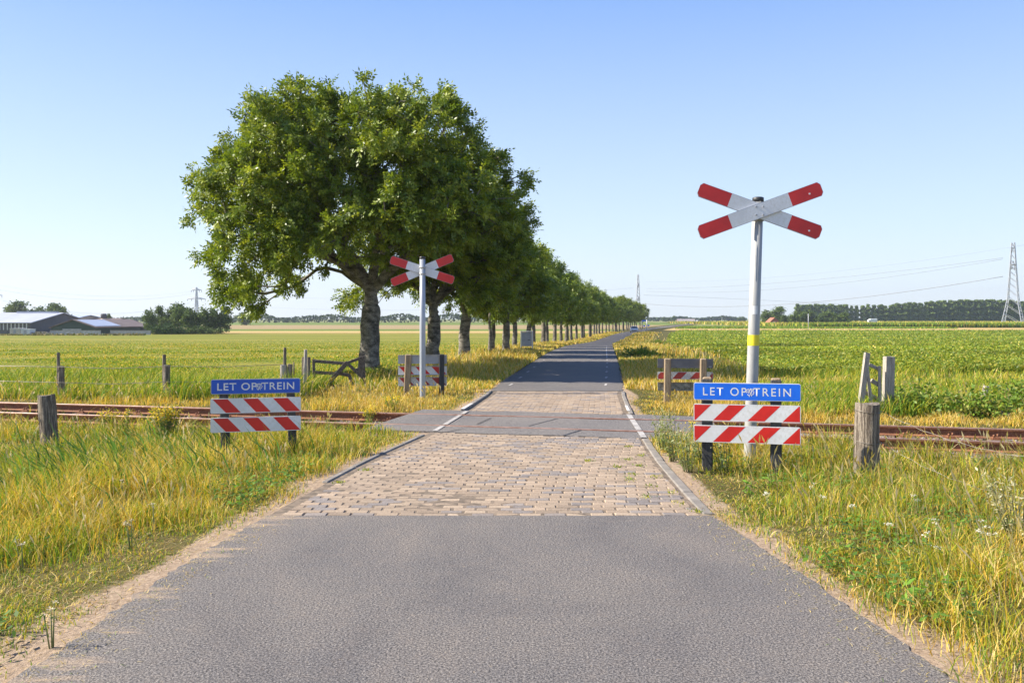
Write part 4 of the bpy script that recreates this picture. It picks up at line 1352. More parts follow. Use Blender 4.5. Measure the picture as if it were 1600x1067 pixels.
pL = post_px('short thick weathered post with split top left of the blue sign, before the rails', 'wooden_post', 78, 695, 72, 617, 26, M['wood'], GP, n=14)
pR = post_px('thickest cracked round post in front of the right rails, wrapped with wire', 'wooden_post', 1354, 752, 1356, 630, 38, M['wood'], GP, n=20)
post_px('thin tall stick behind the short post at the left edge beyond the rails', 'wooden_post', 91.5, 620, 91, 551, 5, M['wood'], GP, n=8)
post_px('round fence post at the left edge beyond the rails, in front of a thin stick', 'wooden_post', 96, 622, 95.5, 572, 10, M['wood'], GP)
post_px('thin stick behind the round fence post halfway between left edge and sign', 'wooden_post', 256.5, 621, 256.5, 554, 5.5, M['wood'], GP, n=8)
post_px('round fence post beyond the rails halfway between left edge and blue sign', 'wooden_post', 260.5, 625, 260.5, 570, 10.5, M['wood'], GP)
post_px('tiny broken stub in the green reeds between the two left fence posts', 'wooden_stake', 147.5, 622, 147.5, 611, 4, M['wood'], GP, n=8)
post_px('small stake right of the halfway fence post in the reeds', 'wooden_stake', 296, 620, 295, 598, 4, M['wood'], GP, n=8)
post_px('pale round post directly behind the blue sign left of the gate', 'wooden_post', 443, 618, 443, 570, 11, M['woodlight'], GP)
post_px('darker round post touching the pale one behind the blue sign', 'wooden_post', 452, 618, 453, 569, 8, M['wood'], GP)
post_px('tall thin stick rising above the pair of posts behind the blue sign', 'wooden_post', 445, 609, 445, 543, 4.8, M['wood'], GP, n=8)
post_px('slim pointed stake between the post pair and the gate posts', 'wooden_stake', 459, 612, 459, 566, 4, M['wood'], GP, n=8, taper=.5)
post_px('left one of the three close gate posts beside the broken gate', 'wooden_post', 474, 611, 474, 558, 5, M['wood'], GP, n=8)
post_px('tallest and middle one of the three close gate posts beside the broken gate', 'wooden_post', 476, 619, 477.5, 546, 5.5, M['woodlight'], GP, n=8)
post_px('right one of the three close gate posts beside the broken gate', 'wooden_post', 482, 611, 482.5, 558, 5.5, M['wood'], GP, n=8)
post_px('square dark gate post against the trunk of the largest ash', 'gate_post', 566, 597, 565, 552, 9, M['woodbrown'], GP, square=True)
post_px('square pale post right of the leaning gate with rusty bolts', 'gate_post', 1387, 643, 1389, 557, 14.5, M['woodlight'], GP, square=True, Y=15.6)
post_px('pale leaning post of the collapsed gate behind the thickest round post', 'gate_post', 1343, 640, 1355, 551, 8, M['woodlight'], GP, square=True, Y=15.4)
post_px('short tilted stake with wire wrapped near its top in the right bushes', 'wooden_stake', 1536, 628, 1541, 603, 9, M['woodlight'], GP)
post_px('low sawn-off stump at the right edge of the bushes', 'wooden_stump', 1571, 653, 1571, 642, 13, M['woodlight'], GP)

# wires wrapped on the thick right post and running off to the right
def wire(pts, r, label, grp='fence wires'):
    return tagp(MB().tube(pts, r, M['wire'], 5).build('fence_wire'), label, 'wire', grp)
Yp = pR.location.y; Xp = pR.location.x
for k, (py, py2, lab) in enumerate([(642, 706, 'upper rusty wire looped round the thickest post and running to the right edge'), (690, 772, 'lower rusty wire looped round the thickest post and running to the right edge')]):
    c = at(1356, py, Yp); rr = 38 * Yp / F / 2 * 1.04
    pts = [c + Vector((math.cos(a) * rr, math.sin(a) * rr, .012 * math.sin(a * 1.5))) for a in np.linspace(0, -2 * math.pi, 22)]
    e = at(1660, py2 + 14, 7.4)
    for t in np.linspace(.04, 1, 18): pts.append(pts[21].lerp(e, t) - Vector((0, 0, .10 * 4 * t * (1 - t) * (1 + k * .3))) + Vector((0, 0, .008 * math.sin(t * 40))))
    wire(pts, .0022, lab)
pa, pb = hit(96, 622), hit(260.5, 625)
pc = hit(443, 618)
for z, l in ((.28, 'lower'), (.62, 'upper')):
    wire([Vector((pa.x - 6, pa.y + 1.2, z)), Vector((pa.x, pa.y - .09, z - .02)), Vector((pa.x, pa.y - .09, z - .02)).lerp(Vector((pb.x, pb.y - .09, z - .02)), .5) - Vector((0, 0, .04)),
          Vector((pb.x, pb.y - .09, z - .02)), Vector((pb.x, pb.y - .09, z)).lerp(Vector((pc.x, pc.y - .09, z)), .5) - Vector((0, 0, .04)), Vector((pc.x, pc.y - .09, z))], .006,
         f'{l} pale wire strung between the left fence posts beyond the rails')

# gates
def bars(root, lst, mat, Y, thick=.05, name='rail_bar'):
    for (x0, y0, x1, y1, w, nm, dy) in lst:
        a = at(x0, y0, Y + dy) - root.location; b = at(x1, y1, Y + dy) - root.location
        d = b - a; m = MB()
        rot = d.to_track_quat('X', 'Y').to_matrix()
        ang = math.atan2(d.z, d.x)
        rot = Matrix.Rotation(-ang, 3, 'Y')
        m.box((a + b) / 2, (math.hypot(d.x, d.z), thick, w * Y / F), mat, rot, .006, .003)
        m.build(nm, root)
Yq = hit(530, 605).y
gr = empty('wooden_gate', at(525, 605, Yq), 'broken dark wooden field gate sagging beside the largest ash trunk', 'gate')
bars(gr, [(491, 608, 490, 561, 4, 'stile', 0), (490, 564, 541, 568, 5, 'top_bar', 0), (540, 568, 567, 558, 4.5, 'top_bar', 0), (491, 581.5, 527, 584, 5, 'middle_bar', 0), (527, 583, 545, 586, 5, 'middle_bar', .02),
          (553, 580, 568, 572, 4.5, 'middle_bar', 0), (492, 600, 556, 606, 4, 'bottom_bar', 0), (508, 604, 543, 566, 6.5, 'brace', -.06), (542, 567, 571, 594, 4.5, 'brace', -.06), (545, 585, 552, 604, 4.5, 'brace', -.06),
          (568, 556, 570, 600, 3.5, 'stile', .02)], M['woodbrown'], Yq)
gr2 = empty('wooden_gate', at(1360, 640, 15.5), 'collapsed pale wooden gate seen end-on between two posts behind the thick round post', 'gate')
bars(gr2, [(1374.5, 636, 1374.5, 572, 4.5, 'stile', -.1), (1357, 569, 1376, 578, 5, 'top_bar', 0), (1361, 594, 1376, 603, 6.5, 'middle_bar', 0), (1349, 612, 1376, 626, 6, 'bottom_bar', 0),
           (1353, 555, 1361, 632, 4, 'brace', -.06), (1362, 632, 1355, 575, 4, 'brace', -.12), (1346, 636, 1356, 560, 4, 'brace', .05)], M['woodlight'], 15.5, .045)

# ------------------------------------------------------------------ signs and barriers
def clip_poly(P, x0, x1):
    def cl(P, f):
        out = []
        for i in range(len(P)):
            a, b = P[i], P[(i + 1) % len(P)]; fa, fb = f(a), f(b)
            if fa >= 0: out.append(a)
            if (fa >= 0) != (fb >= 0):
                t = fa / (fa - fb); out.append((a[0] + (b[0] - a[0]) * t, a[1] + (b[1] - a[1]) * t))
        return out
    P = cl(P, lambda p: p[0] - x0)
    return cl(P, lambda p: x1 - p[0]) if P else P
def rrect(L, H, r, n=4):
    out = []
    for cx, cz, a0 in ((L / 2 - r, H / 2 - r, 0), (-L / 2 + r, H / 2 - r, 90), (-L / 2 + r, -H / 2 + r, 180), (L / 2 - r, -H / 2 + r, 270)):
        for i in range(n + 1):
            a = R(a0 + 90 * i / n); out.append((cx + r * math.cos(a), cz + r * math.sin(a)))
    return out[::-1]
def offset_y(mb, poly, y, mat):
    mb.prism(poly, y, y + .0012 * (1 if y > 0 else -1), mat)
def striped(root, z, L, H, y, lean, red, white, offs, period, rw, border=.008, tilt=0, both=False, name='striped_plank', edge=None):
    mb = MB(); th = .022
    mb.prism(rrect(L, H, .018), y - th / 2, y + th / 2, white)
    sides = (-1, 1) if both else (-1,)
    for sd_ in sides:
        yy_ = y + sd_ * (th / 2 + .0008)
        k = -2
        while True:
            x = -L / 2 + offs + k * period
            if x > L / 2 + H: break
            h = H / 2 - border; dx = (H - 2 * border) * lean
            P = [(x - dx / 2, -h), (x + rw - dx / 2, -h), (x + rw + dx / 2, h), (x + dx / 2, h)]
            P = clip_poly(P, -L / 2 + border, L / 2 - border)
            if len(P) >= 3:
                V = [(a, yy_, b) for a, b in P]
                if sd_ > 0: V = V[::-1]
                mb.add(V, [tuple(range(len(V)))], red)
            k += 1
    o = mb.build(name, root)
    o.location = (0, 0, z); o.rotation_euler = (0, tilt, 0)
    return o
def letters(txt, height, width, mat, parent, loc, thick=.0018, bold=.012, spacing=1.0):
    cu = bpy.data.curves.new('lettering', 'FONT'); cu.body = txt; cu.size = 1.0; cu.align_x = 'CENTER'; cu.offset = bold; cu.space_character = spacing
    cu.resolution_u = 6
    tmp = bpy.data.objects.new('tmp', cu); COL.objects.link(tmp)
    bpy.context.view_layer.update()
    dg = bpy.context.evaluated_depsgraph_get()
    me = bpy.data.meshes.new_from_object(tmp.evaluated_get(dg))
    bpy.data.objects.remove(tmp)
    xs = [v.co.x for v in me.vertices]; ys = [v.co.y for v in me.vertices]
    sx = width / (max(xs) - min(xs)); sy = height / (max(ys) - min(ys)); cx = (max(xs) + min(xs)) / 2; cy = (max(ys) + min(ys)) / 2
    for v in me.vertices: v.co = ((v.co.x - cx) * sx, 0, (v.co.y - cy) * sy)
    me.materials.clear(); me.materials.append(mat)
    me.name = 'lettering'
    o = link('lettering', me, parent); o.location = loc
    return o
def scribble(parent, c, s, mat, seed):
    """the scrawled tag between the two words"""
    r = random.Random(seed); mb = MB()
    strokes = [[(-.9, .3), (-.5, .9), (-.2, .2), (.1, 1.0), (.3, .4)], [(-1, -.1), (-.4, .3), (0, -.2), (.5, .4), (1, .1), (.7, -.5), (.2, -.6), (.1, -.2), (.6, 0)],
               [(-.7, -.5), (-.2, -.9), (.2, -.3), (-.3, .1), (-.6, -.3)], [(.4, .9), (.9, .5), (.8, .9)], [(-.1, -.4), (-.2, -1.1)], [(.3, -.5), (.35, -1.0)]]
    for st in strokes:
        P = [Vector((c[0] + a * s + r.uniform(-.1, .1) * s, c[1], c[2] + b * s)) for a, b in st]
        for i in range(len(P) - 1):
            d = P[i + 1] - P[i]; nn = Vector((-d.z, 0, d.x)).normalized() * s * .085
            mb.add([P[i] - nn, P[i + 1] - nn, P[i + 1] + nn, P[i] + nn], [(0, 1, 2, 3)], mat)
    return mb.build('graffiti_tag', parent)
def name_board(root, z, L, H, y, blue, txtm, rim, seed, ratio=(.80, .48), tilt=0, back=None):
    mb = MB(); th = .026
    mb.prism(rrect(L, H, .02), y - th / 2, y + th / 2, rim)
    o = mb.build('name_board', root); o.location = (0, 0, z); o.rotation_euler = (0, tilt, 0)
    f = MB(); f.prism(rrect(L - .012, H - .012, .016), y - th / 2 - .0012, y - th / 2, blue); f.build('sign_face', o)
    letters('LET OP TREIN', H * ratio[1], L * ratio[0], txtm, o, (0.0, y - th / 2 - .0020, 0), bold=.004 if seed == 1 else .012, spacing=1.28 if seed == 1 else 1.12)
    scribble(o, (L * .035 - (.005 if seed == 2 else 0), y - th / 2 - .0028, -.004), H * .23, M['white'], seed)
    return o
GB = 'striped warning barriers at the crossing corners'
# front right
Yr = 9.30
c = (at(1084, 0, 9.44) + at(1250.5, 0, 9.16)) / 2; gz = float(g(c.x, Yr))
br = empty('warning_barrier', (c.x, Yr, gz), 'vivid blue LET OP TREIN barrier with two red-striped planks before the tall cross pole', 'barrier', GB, R(-14))
s_ = Yr / F
L_ = 1.119
zz = lambda py: fz(py, Yr) - gz
name_board(br, zz(611.2), L_, 27 * s_, -.075, M['blue'], M['white'], M['white'], 1, (.82, .47), R(-.2))
striped(br, zz(644.2), L_, 26.2 * s_, -.072, 1.0, M['red'], M['white'], -L_ * .065, L_ * .3245, L_ * .158, tilt=R(-.2))
striped(br, zz(677.6), L_, 26.4 * s_, -.072, 1.0, M['red'], M['white'], -L_ * .065, L_ * .3245, L_ * .158, tilt=R(-.2))
for xo in (-.415, .31):
    m = MB(); m.box((xo, 0, (zz(593) - .3) / 2), (.115, .10, zz(593) + .3), M['wooddark'], None, .01, .002)
    m.box((xo, 0, zz(593) + .006), (.10, .085, .03), M['woodtan'], None, .012, .002)
    m.build('post', br)
# front left
Yl = 10.35
c = (at(329.5, 0, 10.21) + at(470, 0, 10.49)) / 2; gz = float(g(c.x, Yl))
bl = empty('warning_barrier', (c.x, Yl, gz), 'darker blue LET OP TREIN barrier with striped planks left of the road', 'barrier', GB, R(14))
s_ = Yl / F; L_ = 1.046; zz = lambda py: fz(py, Yl) - gz
name_board(bl, zz(602.6), L_ * .99, 22.7 * s_, -.068, M['blueshade'], M['white'], M['galvblue'], 2, (.86, .50), R(-.0))
striped(bl, zz(632.2), L_, 23 * s_, -.066, -.93, M['red'], M['white'], .0 + .10, L_ * .332, L_ * .165)
striped(bl, zz(661.5), L_, 22.6 * s_, -.066, -.93, M['red'], M['white'], .0 + .10, L_ * .332, L_ * .165)
for xo, dx in ((-.37, .01), (.41, .01)):
    m = MB(); m.box((xo + dx, 0, (zz(596) - .3) / 2), (.10, .09, zz(596) + .3), M['wooddark'], Matrix.Rotation(R(-2.2), 3, 'Y'), .008, .002)
    m.build('post', bl)
# back left, seen from behind
Yk = 19.25
c = at(660, 0, Yk); gz = float(g(c.x, Yk)); s_ = Yk / F; zz = lambda py: fz(py, Yk) - gz
bb = empty('warning_barrier', (c.x, Yk, gz), 'grey-backed barrier seen from behind, just behind the left cross pole', 'barrier', GB, R(4))
L_ = 76 * s_
m = MB(); m.prism(rrect(L_, 13.5 * s_, .012), .06, .085, M['signgrey']); m.prism([(-L_ / 2, -6.7 * s_), (L_ / 2, -6.7 * s_), (L_ / 2, -5.7 * s_), (-L_ / 2, -5.7 * s_)], .04, .062, M['signgrey'])
m.prism([(-L_ / 2, 6.0 * s_), (L_ / 2, 6.0 * s_), (L_ / 2, 6.9 * s_), (-L_ / 2, 6.9 * s_)], .04, .062, M['signgrey'])
o = m.build('name_board', bb); o.location = (0, 0, zz(561.6))
for yc_, rd, wh in ((579, M['red'], M['white']), (596.2, M['redd'], M['whited'])):
    o = striped(bb, zz(yc_), L_, 13.2 * s_, .075, -.93, rd, wh, .10, L_ * .332, L_ * .165, .012, 0, True)
    m = MB(); 
    for sg in (-1, 1): m.box((0, .05, sg * 6.6 * s_), (L_, .03, .012), M['galvblue'])
    m.build('rim', o)
m = MB(); m.box((-.34, 0, (zz(553.5) - .3) / 2), (.145, .11, zz(553.5) + .3), M['woodtan'], Matrix.Rotation(R(2.5), 3, 'Y'), .02, .004); m.build('post', bb)
m = MB(); m.box((.435, 0, (zz(553.5) - .3) / 2), (.12, .10, zz(553.5) + .3), M['wooddark'], None, .01, .002); m.build('post', bb)
# back right
Yk = 17.2
c = at(1071.5, 0, Yk); gz = float(g(c.x, Yk)); s_ = Yk / F; zz = lambda py: fz(py, Yk) - gz
bq = empty('warning_barrier', (c.x, Yk, gz), 'old barrier with dark grey board and mossy plank, partly hidden by the vivid blue sign', 'barrier', GB, R(-4))
L_ = 86 * s_
m = MB(); m.prism(rrect(L_, 14.5 * s_, .012), .06, .085, M['signdark']); m.box((L_ / 2 - .06, .058, -5 * s_), (.06, .003, .02), M['signgrey'])
o = m.build('name_board', bq); o.location = (0, 0, zz(568))
o = striped(bq, zz(587.2), L_, 11.5 * s_, .072, .93, M['redd'], M['whited'], .0, L_ * .315, L_ * .158, .008, 0, True)
m = MB(); m.box((0, .072, 0), (L_, .03, 13.5 * s_), M['mossy'], None, .004, .003); m.box((0, .055, 6.3 * s_), (L_, .012, .014), M['woodtan'])
o = m.build('mossy_plank', bq); o.location = (0, 0, zz(604.4))
for xo in (-.37, .345):
    m = MB(); m.box((xo, 0, (zz(560) - .3) / 2), (.13, .10, zz(560) + .3), M['woodtan'], Matrix.Rotation(R(.6), 3, 'Y'), .018, .004); m.build('post', bq)

# St Andrew's crosses
def cross_plank(parent, L, W, ang, y, red, white, holes=True, name='cross_plank', both=True):
    mb = MB(); th = .024; c = .036
    P = [(-L / 2, -W / 2 + c * .9), (-L / 2, W / 2 - c * .4), (-L / 2 + c * .7, W / 2), (L / 2 - c * .7, W / 2), (L / 2, W / 2 - c * .9), (L / 2, -W / 2 + c * .4), (L / 2 - c * .7, -W / 2), (-L / 2 + c * .7, -W / 2)]
    P = P[::-1] if False else P
    P = [(-L / 2, -W / 2 + c), (-L / 2 + c * .8, -W / 2), (L / 2 - c * .8, -W / 2), (L / 2, -W / 2 + c), (L / 2, W / 2 - c), (L / 2 - c * .8, W / 2), (-L / 2 + c * .8, W / 2), (-L / 2, W / 2 - c)]
    mb.prism(P, y - th / 2, y + th / 2, M['signgrey'])
    def scaled(P, b): 
        return [(x - math.copysign(b, x), z - math.copysign(b, z)) for x, z in P]
    Pi = scaled(P, .004)
    rl = L * .255
    for sd_ in ((-1, 1) if both else (-1,)):
        y2 = y + sd_ * (th / 2 + .001)
        for (a, b, mm) in ((-L / 2, -L / 2 + rl, red), (-L / 2 + rl, L / 2 - rl, white), (L / 2 - rl, L / 2, red)):
            q_ = clip_poly(Pi, a, b)
            V = [(x, y2, z) for x, z in q_]
            mb.add(V if sd_ < 0 else V[::-1], [tuple(range(len(V)))], mm)
    o = mb.build(name, parent); o.rotation_euler = (0, -ang, 0)
    return o
def andrew(label, base, top, r0, r1, Lp, W, a1, a2, zc_frac, polem, yaw, front=True, planks_off=None, stickers=False):
    root = empty('crossing_cross', base, label, 'crossing sign', "white and red crosses on poles")
    ax = Vector(top) - Vector(base); H = ax.z; lx = ax.x / H
    m = MB(); m.tube([(-lx * .3, 0, -.3), (0, 0, 0), (lx * H * .5, 0, H * .5), (lx * H, 0, H)], [r0, r0, (r0 + r1) / 2, r1], polem, 28)
    m.build('pole', root)
    m = MB(); m.tube([(lx * H, 0, H - .035), (lx * H, 0, H + .012), (lx * H, 0, H + .02)], [r1 + .004, r1 + .004, r1 * .8], M['cap'], 28); m.build('pole_cap', root)
    hub = bpy.data.objects.new('cross_head', None); COL.objects.link(hub); hub.parent = root
    zc = H * zc_frac; hub.location = (lx * zc, 0, zc); hub.rotation_euler = (0, 0, yaw)
    s = -1 if front else 1
    p1_ = cross_plank(hub, Lp, W, a1, s * (r1 + .050), M['red'], M['white'])
    p2_ = cross_plank(hub, Lp, W, a2, s * (r1 + .022), M['red'], M['white'])
    # nuts
    nb = MB()
    for (bx, bz) in ((-.045, .045), (.035, .045), (-.045, -.05), (.035, -.05)):
        nb.tube([(bx, s * (r1 + .060), bz), (bx, s * (r1 + .078), bz)], .010, M['bolt'], 6)
    nb.build('bolts', hub)
    if front:
        for (bx, bz) in ((.56, .19), (.555, -.235)):
            MB().tube([(bx, s * (r1 + .062), bz), (bx, s * (r1 + .068), bz)], .011, M['white'], 10).build('rivet', hub)
    for dz in (.05, -.09):
        cl = MB()
        cl.tube([(lx * zc, 0, zc + dz - .018), (lx * zc, 0, zc + dz + .018)], r1 + .009, M['galv'], 24)
        cl.build('clamp', root)
    if stickers:
        def band(z0, z1, a0, a1, mat, nm):
            mb = MB(); n = 14; V = []
            for zz_ in (z0, z1):
                rr = r0 + (r1 - r0) * zz_ / H + .0016
                for i in range(n + 1):
                    a = R(a0 + (a1 - a0) * i / n); V.append((lx * zz_ + math.cos(a) * rr, math.sin(a) * rr, zz_))
            mb.add(V, [(i, i + 1, n + 2 + i, n + 1 + i) for i in range(n)], mat); mb.build(nm, root)
        k = lambda py: fz(py, base[1]) - base[2]
        band(k(540), k(523), 175, 345, M['yellow'], 'yellow_label')
        band(k(491), k(478), 225, 285, M['white'], 'white_sticker')
    # flatten hub: its children become parts with sub-parts kept
    return root
b = hit(1171, 727); b.z = float(g(b.x, b.y))
Yc_ = b.y
andrew('large cross on a slightly leaning galvanised pole with yellow label, behind the vivid blue barrier', tuple(b), at(1184.5, 311, Yc_), .070, .0615, 199 * Yc_ / F, 22.5 * Yc_ / F, R(20), R(-20.5), .951, M['galv'], R(-3), True, stickers=True)
b = hit(660.5, 622)
Yc_ = b.y
andrew('smaller cross mounted behind a straight grey pole in front of the ash trees', tuple(b), at(660, 402.5, Yc_), .068, .062, 104 * Yc_ / F, 13.2 * Yc_ / F, R(23), R(-18), .912, M['galvblue'], R(8), False)

# noticeboard
p = hit(823, 551); s_ = p.y / F
nb = empty('noticeboard', p, 'grey noticeboard in a white frame standing among the roadside ash trees', 'noticeboard', None, R(10))
hN, wN = 33 * s_, 18 * s_
for sg in (-1, 1): MB().box((sg * wN / 2, 0, hN / 2 - .15), (.06, .06, hN + .3), M['wallwhite'], None, .008).build('post', nb)
MB().box((0, 0, hN + .0), (wN + .06, .07, .06), M['wallwhite'], None, .008).build('top_rail', nb)
MB().box((0, .01, hN * .635), (wN - .08, .03, hN * .66), M['signgrey'], None, .006).build('panel', nb)
MB().box((0, .01, hN * .16), (wN - .08, .03, hN * .12), M['signgrey'], None, .006).build('bottom_panel', nb)
MB().box((wN * .2, -.015, hN * .6), (wN * .22, .015, .03), M['cap']).build('latch', nb)

# signs near the car
Ys = 200
c = at(1010.5, 0, Ys); rs = empty('road_sign', (c.x, Ys, -1.6), 'white post carrying small blue direction signs beyond the distant car', 'road sign')
hS = fz(499.5, Ys) + 1.6
MB().tube([(0, 0, -.2), (0, 0, hS)], .12, M['wallwhite'], 10).build('post', rs)
MB().box((-.62, -.12, hS - .25), (1.0, .05, .28), M['blue'], None, .01).build('sign_panel', rs)
MB().box((-.62, -.12, hS * .52), (.42, .05, .36), M['blue'], None, .01).build('sign_panel', rs)
MB().box((.40, -.12, hS * .55), (.45, .05, .34), M['blue'], None, .01).build('sign_panel', rs)
MB().tube([(-1.12, -.10, -.2), (-1.12, -.10, hS * .95)], .05, M['galvblue'], 8).build('post', rs)
# thin pole in the right field and marker
c = at(1263, 0, 240)
m = MB(); m.tube([(0, 0, -.2), (0, 0, fz(490, 240) + 1.6)], .09, M['pylon'], 8); m.tube([(-.3, 0, fz(492, 240) + 1.6), (.3, 0, fz(492, 240) + 1.6)], .06, M['pylon'], 6)
o = m.build('utility_pole'); o.location = (c.x, 240, -1.6); tagp(o, 'thin grey pole standing in the right field before the dark trees', 'pole')

# car
def car():
    Yc_ = 196; X = fx(991, Yc_); z = float(zt(Yc_)) + .0
    root = empty('parked_car', (X, Yc_, z), 'white car with headlights facing the camera at the far end of the road', 'car', None, R(-8))
    body = MB()
    prof = [(-2.05, .35), (-2.1, .62), (-1.95, .80), (-1.1, .95), (1.6, 1.0), (2.05, .92), (2.1, .4), (1.9, .28), (-1.9, .28)]   # along y
    W = .88
    V = [(-W, y, z_) for y, z_ in prof] + [(W, y, z_) for y, z_ in prof]; n = len(prof)
    body.add(V, [tuple(range(n)), tuple(reversed(range(n, 2 * n)))] + [(i, i + n, (i + 1) % n + n, (i + 1) % n) for i in range(n)], M['carpaint'])
    cab = [(-1.05, .95), (-.35, 1.42), (1.1, 1.45), (1.75, 1.0)]
    for ww, mm, zz_ in ((.70, M['carpaint'], 0),):
        V = [(-.84, y, z_) if z_ < 1.1 else (-.66, y, z_) for y, z_ in cab] + [(.84, y, z_) if z_ < 1.1 else (.66, y, z_) for y, z_ in cab]
        body.add(V, [(0, 1, 2, 3), (7, 6, 5, 4), (1, 5, 6, 2), (0, 4, 5, 1), (2, 6, 7, 3)], mm)
    body.build('body', root)
    ws = MB(); ws.add([(-.76, -1.03, 1.0), (.76, -1.03, 1.0), (.62, -.42, 1.40), (-.62, -.42, 1.40)], [(0, 1, 2, 3)], M['glass']); ws.build('windscreen', root)
    for v in root.children:
        if v.name.startswith('windscreen'): v.location = (0, -.03, .02)
    for sx in (-1, 1):
        MB().box((sx * .62, -2.07, .66), (.36, .08, .16), M['lamp'], None, .02).build('headlight', root)
        for sy in (-1.3, 1.3):
            w = MB(); w.tube([(sx * .72, sy, .33), (sx * .90, sy, .33)], .33, M['tyre'], 16)
            o = w.build('wheel', root)
            MB().tube([(sx * .89, sy, .33), (sx * .915, sy, .33)], .19, M['galv'], 12).build('rim', o)
        MB().box((sx * .95, -.75, 1.02), (.16, .1, .12), M['carpaint'], None, .02).build('wing_mirror', root)
    MB().box((0, -2.1, .48), (1.1, .06, .18), M['tyre'], None, .01).build('grille', root)
    return root
car()
# small white van in front of the wood
Yv = 420; c = at(1364, 0, Yv)
v = empty('van', (c.x, Yv, fz(504.5, Yv)), 'tiny white van driving before the poplar wood', 'van')
MB().box((0, 0, 1.2), (3.6, 1.8, 1.7), M['carpaint'], None, .15).build('body', v)
MB().box((-2.1, 0, .95), (.9, 1.7, 1.1), M['carpaint'], None, .15).build('cab', v)
MB().box((-2.05, -.87, 1.25), (.55, .05, .35), M['glass']).build('window', v)
for sx in (-1.6, 1.2): MB().tube([(sx, -.92, .32), (sx, -.6, .32)], .32, M['tyre'], 12).build('wheel', v)

# ------------------------------------------------------------------ grass
PALG = dict(green=[(.12, .22, .024), (.17, .28, .03), (.085, .16, .02)], lime=[(.37, .36, .025), (.44, .40, .03), (.28, .32, .025)],
            straw=[(.62, .46, .13), (.72, .55, .20), (.50, .36, .09)], orange=[(.60, .38, .05), (.50, .31, .045)], pale=[(.62, .50, .27), (.55, .45, .24)], brown=[(.30, .20, .08), (.22, .14, .06), (.38, .27, .11)])
def blades(X, Y, h, w, col, r, bend=.5, name='grass', dirx=None, z0=None, label='', mat='grass', cat='grass'):
    n = len(X)
    Z = (g(X, Y) if z0 is None else z0) - .01
    a = r.uniform(0, 2 * np.pi, n); b = r.uniform(0, 2 * np.pi, n)
    lx, ly = np.cos(b) * bend * r.uniform(.2, 1, n), np.sin(b) * bend * r.uniform(.2, 1, n)
    if dirx is not None: lx = lx + dirx
    wx, wy = np.cos(a) * w / 2, np.sin(a) * w / 2
    V = np.zeros((n, 5, 3))
    def setv(k, f, sgn, ww):
        V[:, k, 0] = X + lx * h * f * f + sgn * wx * ww
        V[:, k, 1] = Y + ly * h * f * f + sgn * wy * ww
        V[:, k, 2] = Z + h * f * (1 - .22 * f * np.minimum(1, np.hypot(lx, ly)))
    setv(0, 0, -1, 1); setv(1, 0, 1, 1); setv(2, .55, -1, .85); setv(3, .55, 1, .85); setv(4, 1.0, 0, 0)
    base = (np.arange(n) * 5)[:, None]
    T = np.repeat(col, 5, 0)
    o = link(name, np_mesh(name, V, [base + np.array([0, 1, 3, 2]), base + np.array([2, 3, 4])], M[mat], T))
    return tagp(o, label, cat, None, 'stuff')
def pick(r, n, probs):
    """probs: dict kind -> array(n)"""
    ks = list(probs); P = np.stack([np.broadcast_to(probs[k], n) for k in ks], 1); P = np.clip(P, 0, None); P /= P.sum(1)[:, None]
    c = P.cumsum(1); u = r.random(n)[:, None]; j = (u > c).sum(1)
    out = np.zeros((n, 3))
    for i, k in enumerate(ks):
        m = j == i; pal = np.array(PALG[k]); out[m] = pal[r.integers(0, len(pal), m.sum())]
    return out * r.uniform(.8, 1.2, (n, 1))
def scatter(r, x0, x1, y0, y1, dens):
    n = int((x1 - x0) * (y1 - y0) * dens)
    return r.uniform(x0, x1, n), r.uniform(y0, y1, n)
def vis(X, Y, m=60):
    px = 800 + X * F / np.maximum(Y, .1)
    return (px > -m * 2) & (px < 1600 + m * 2)
def edge_d(X, Y): return np.maximum(XLe(Y) - X, X - XRe(Y))

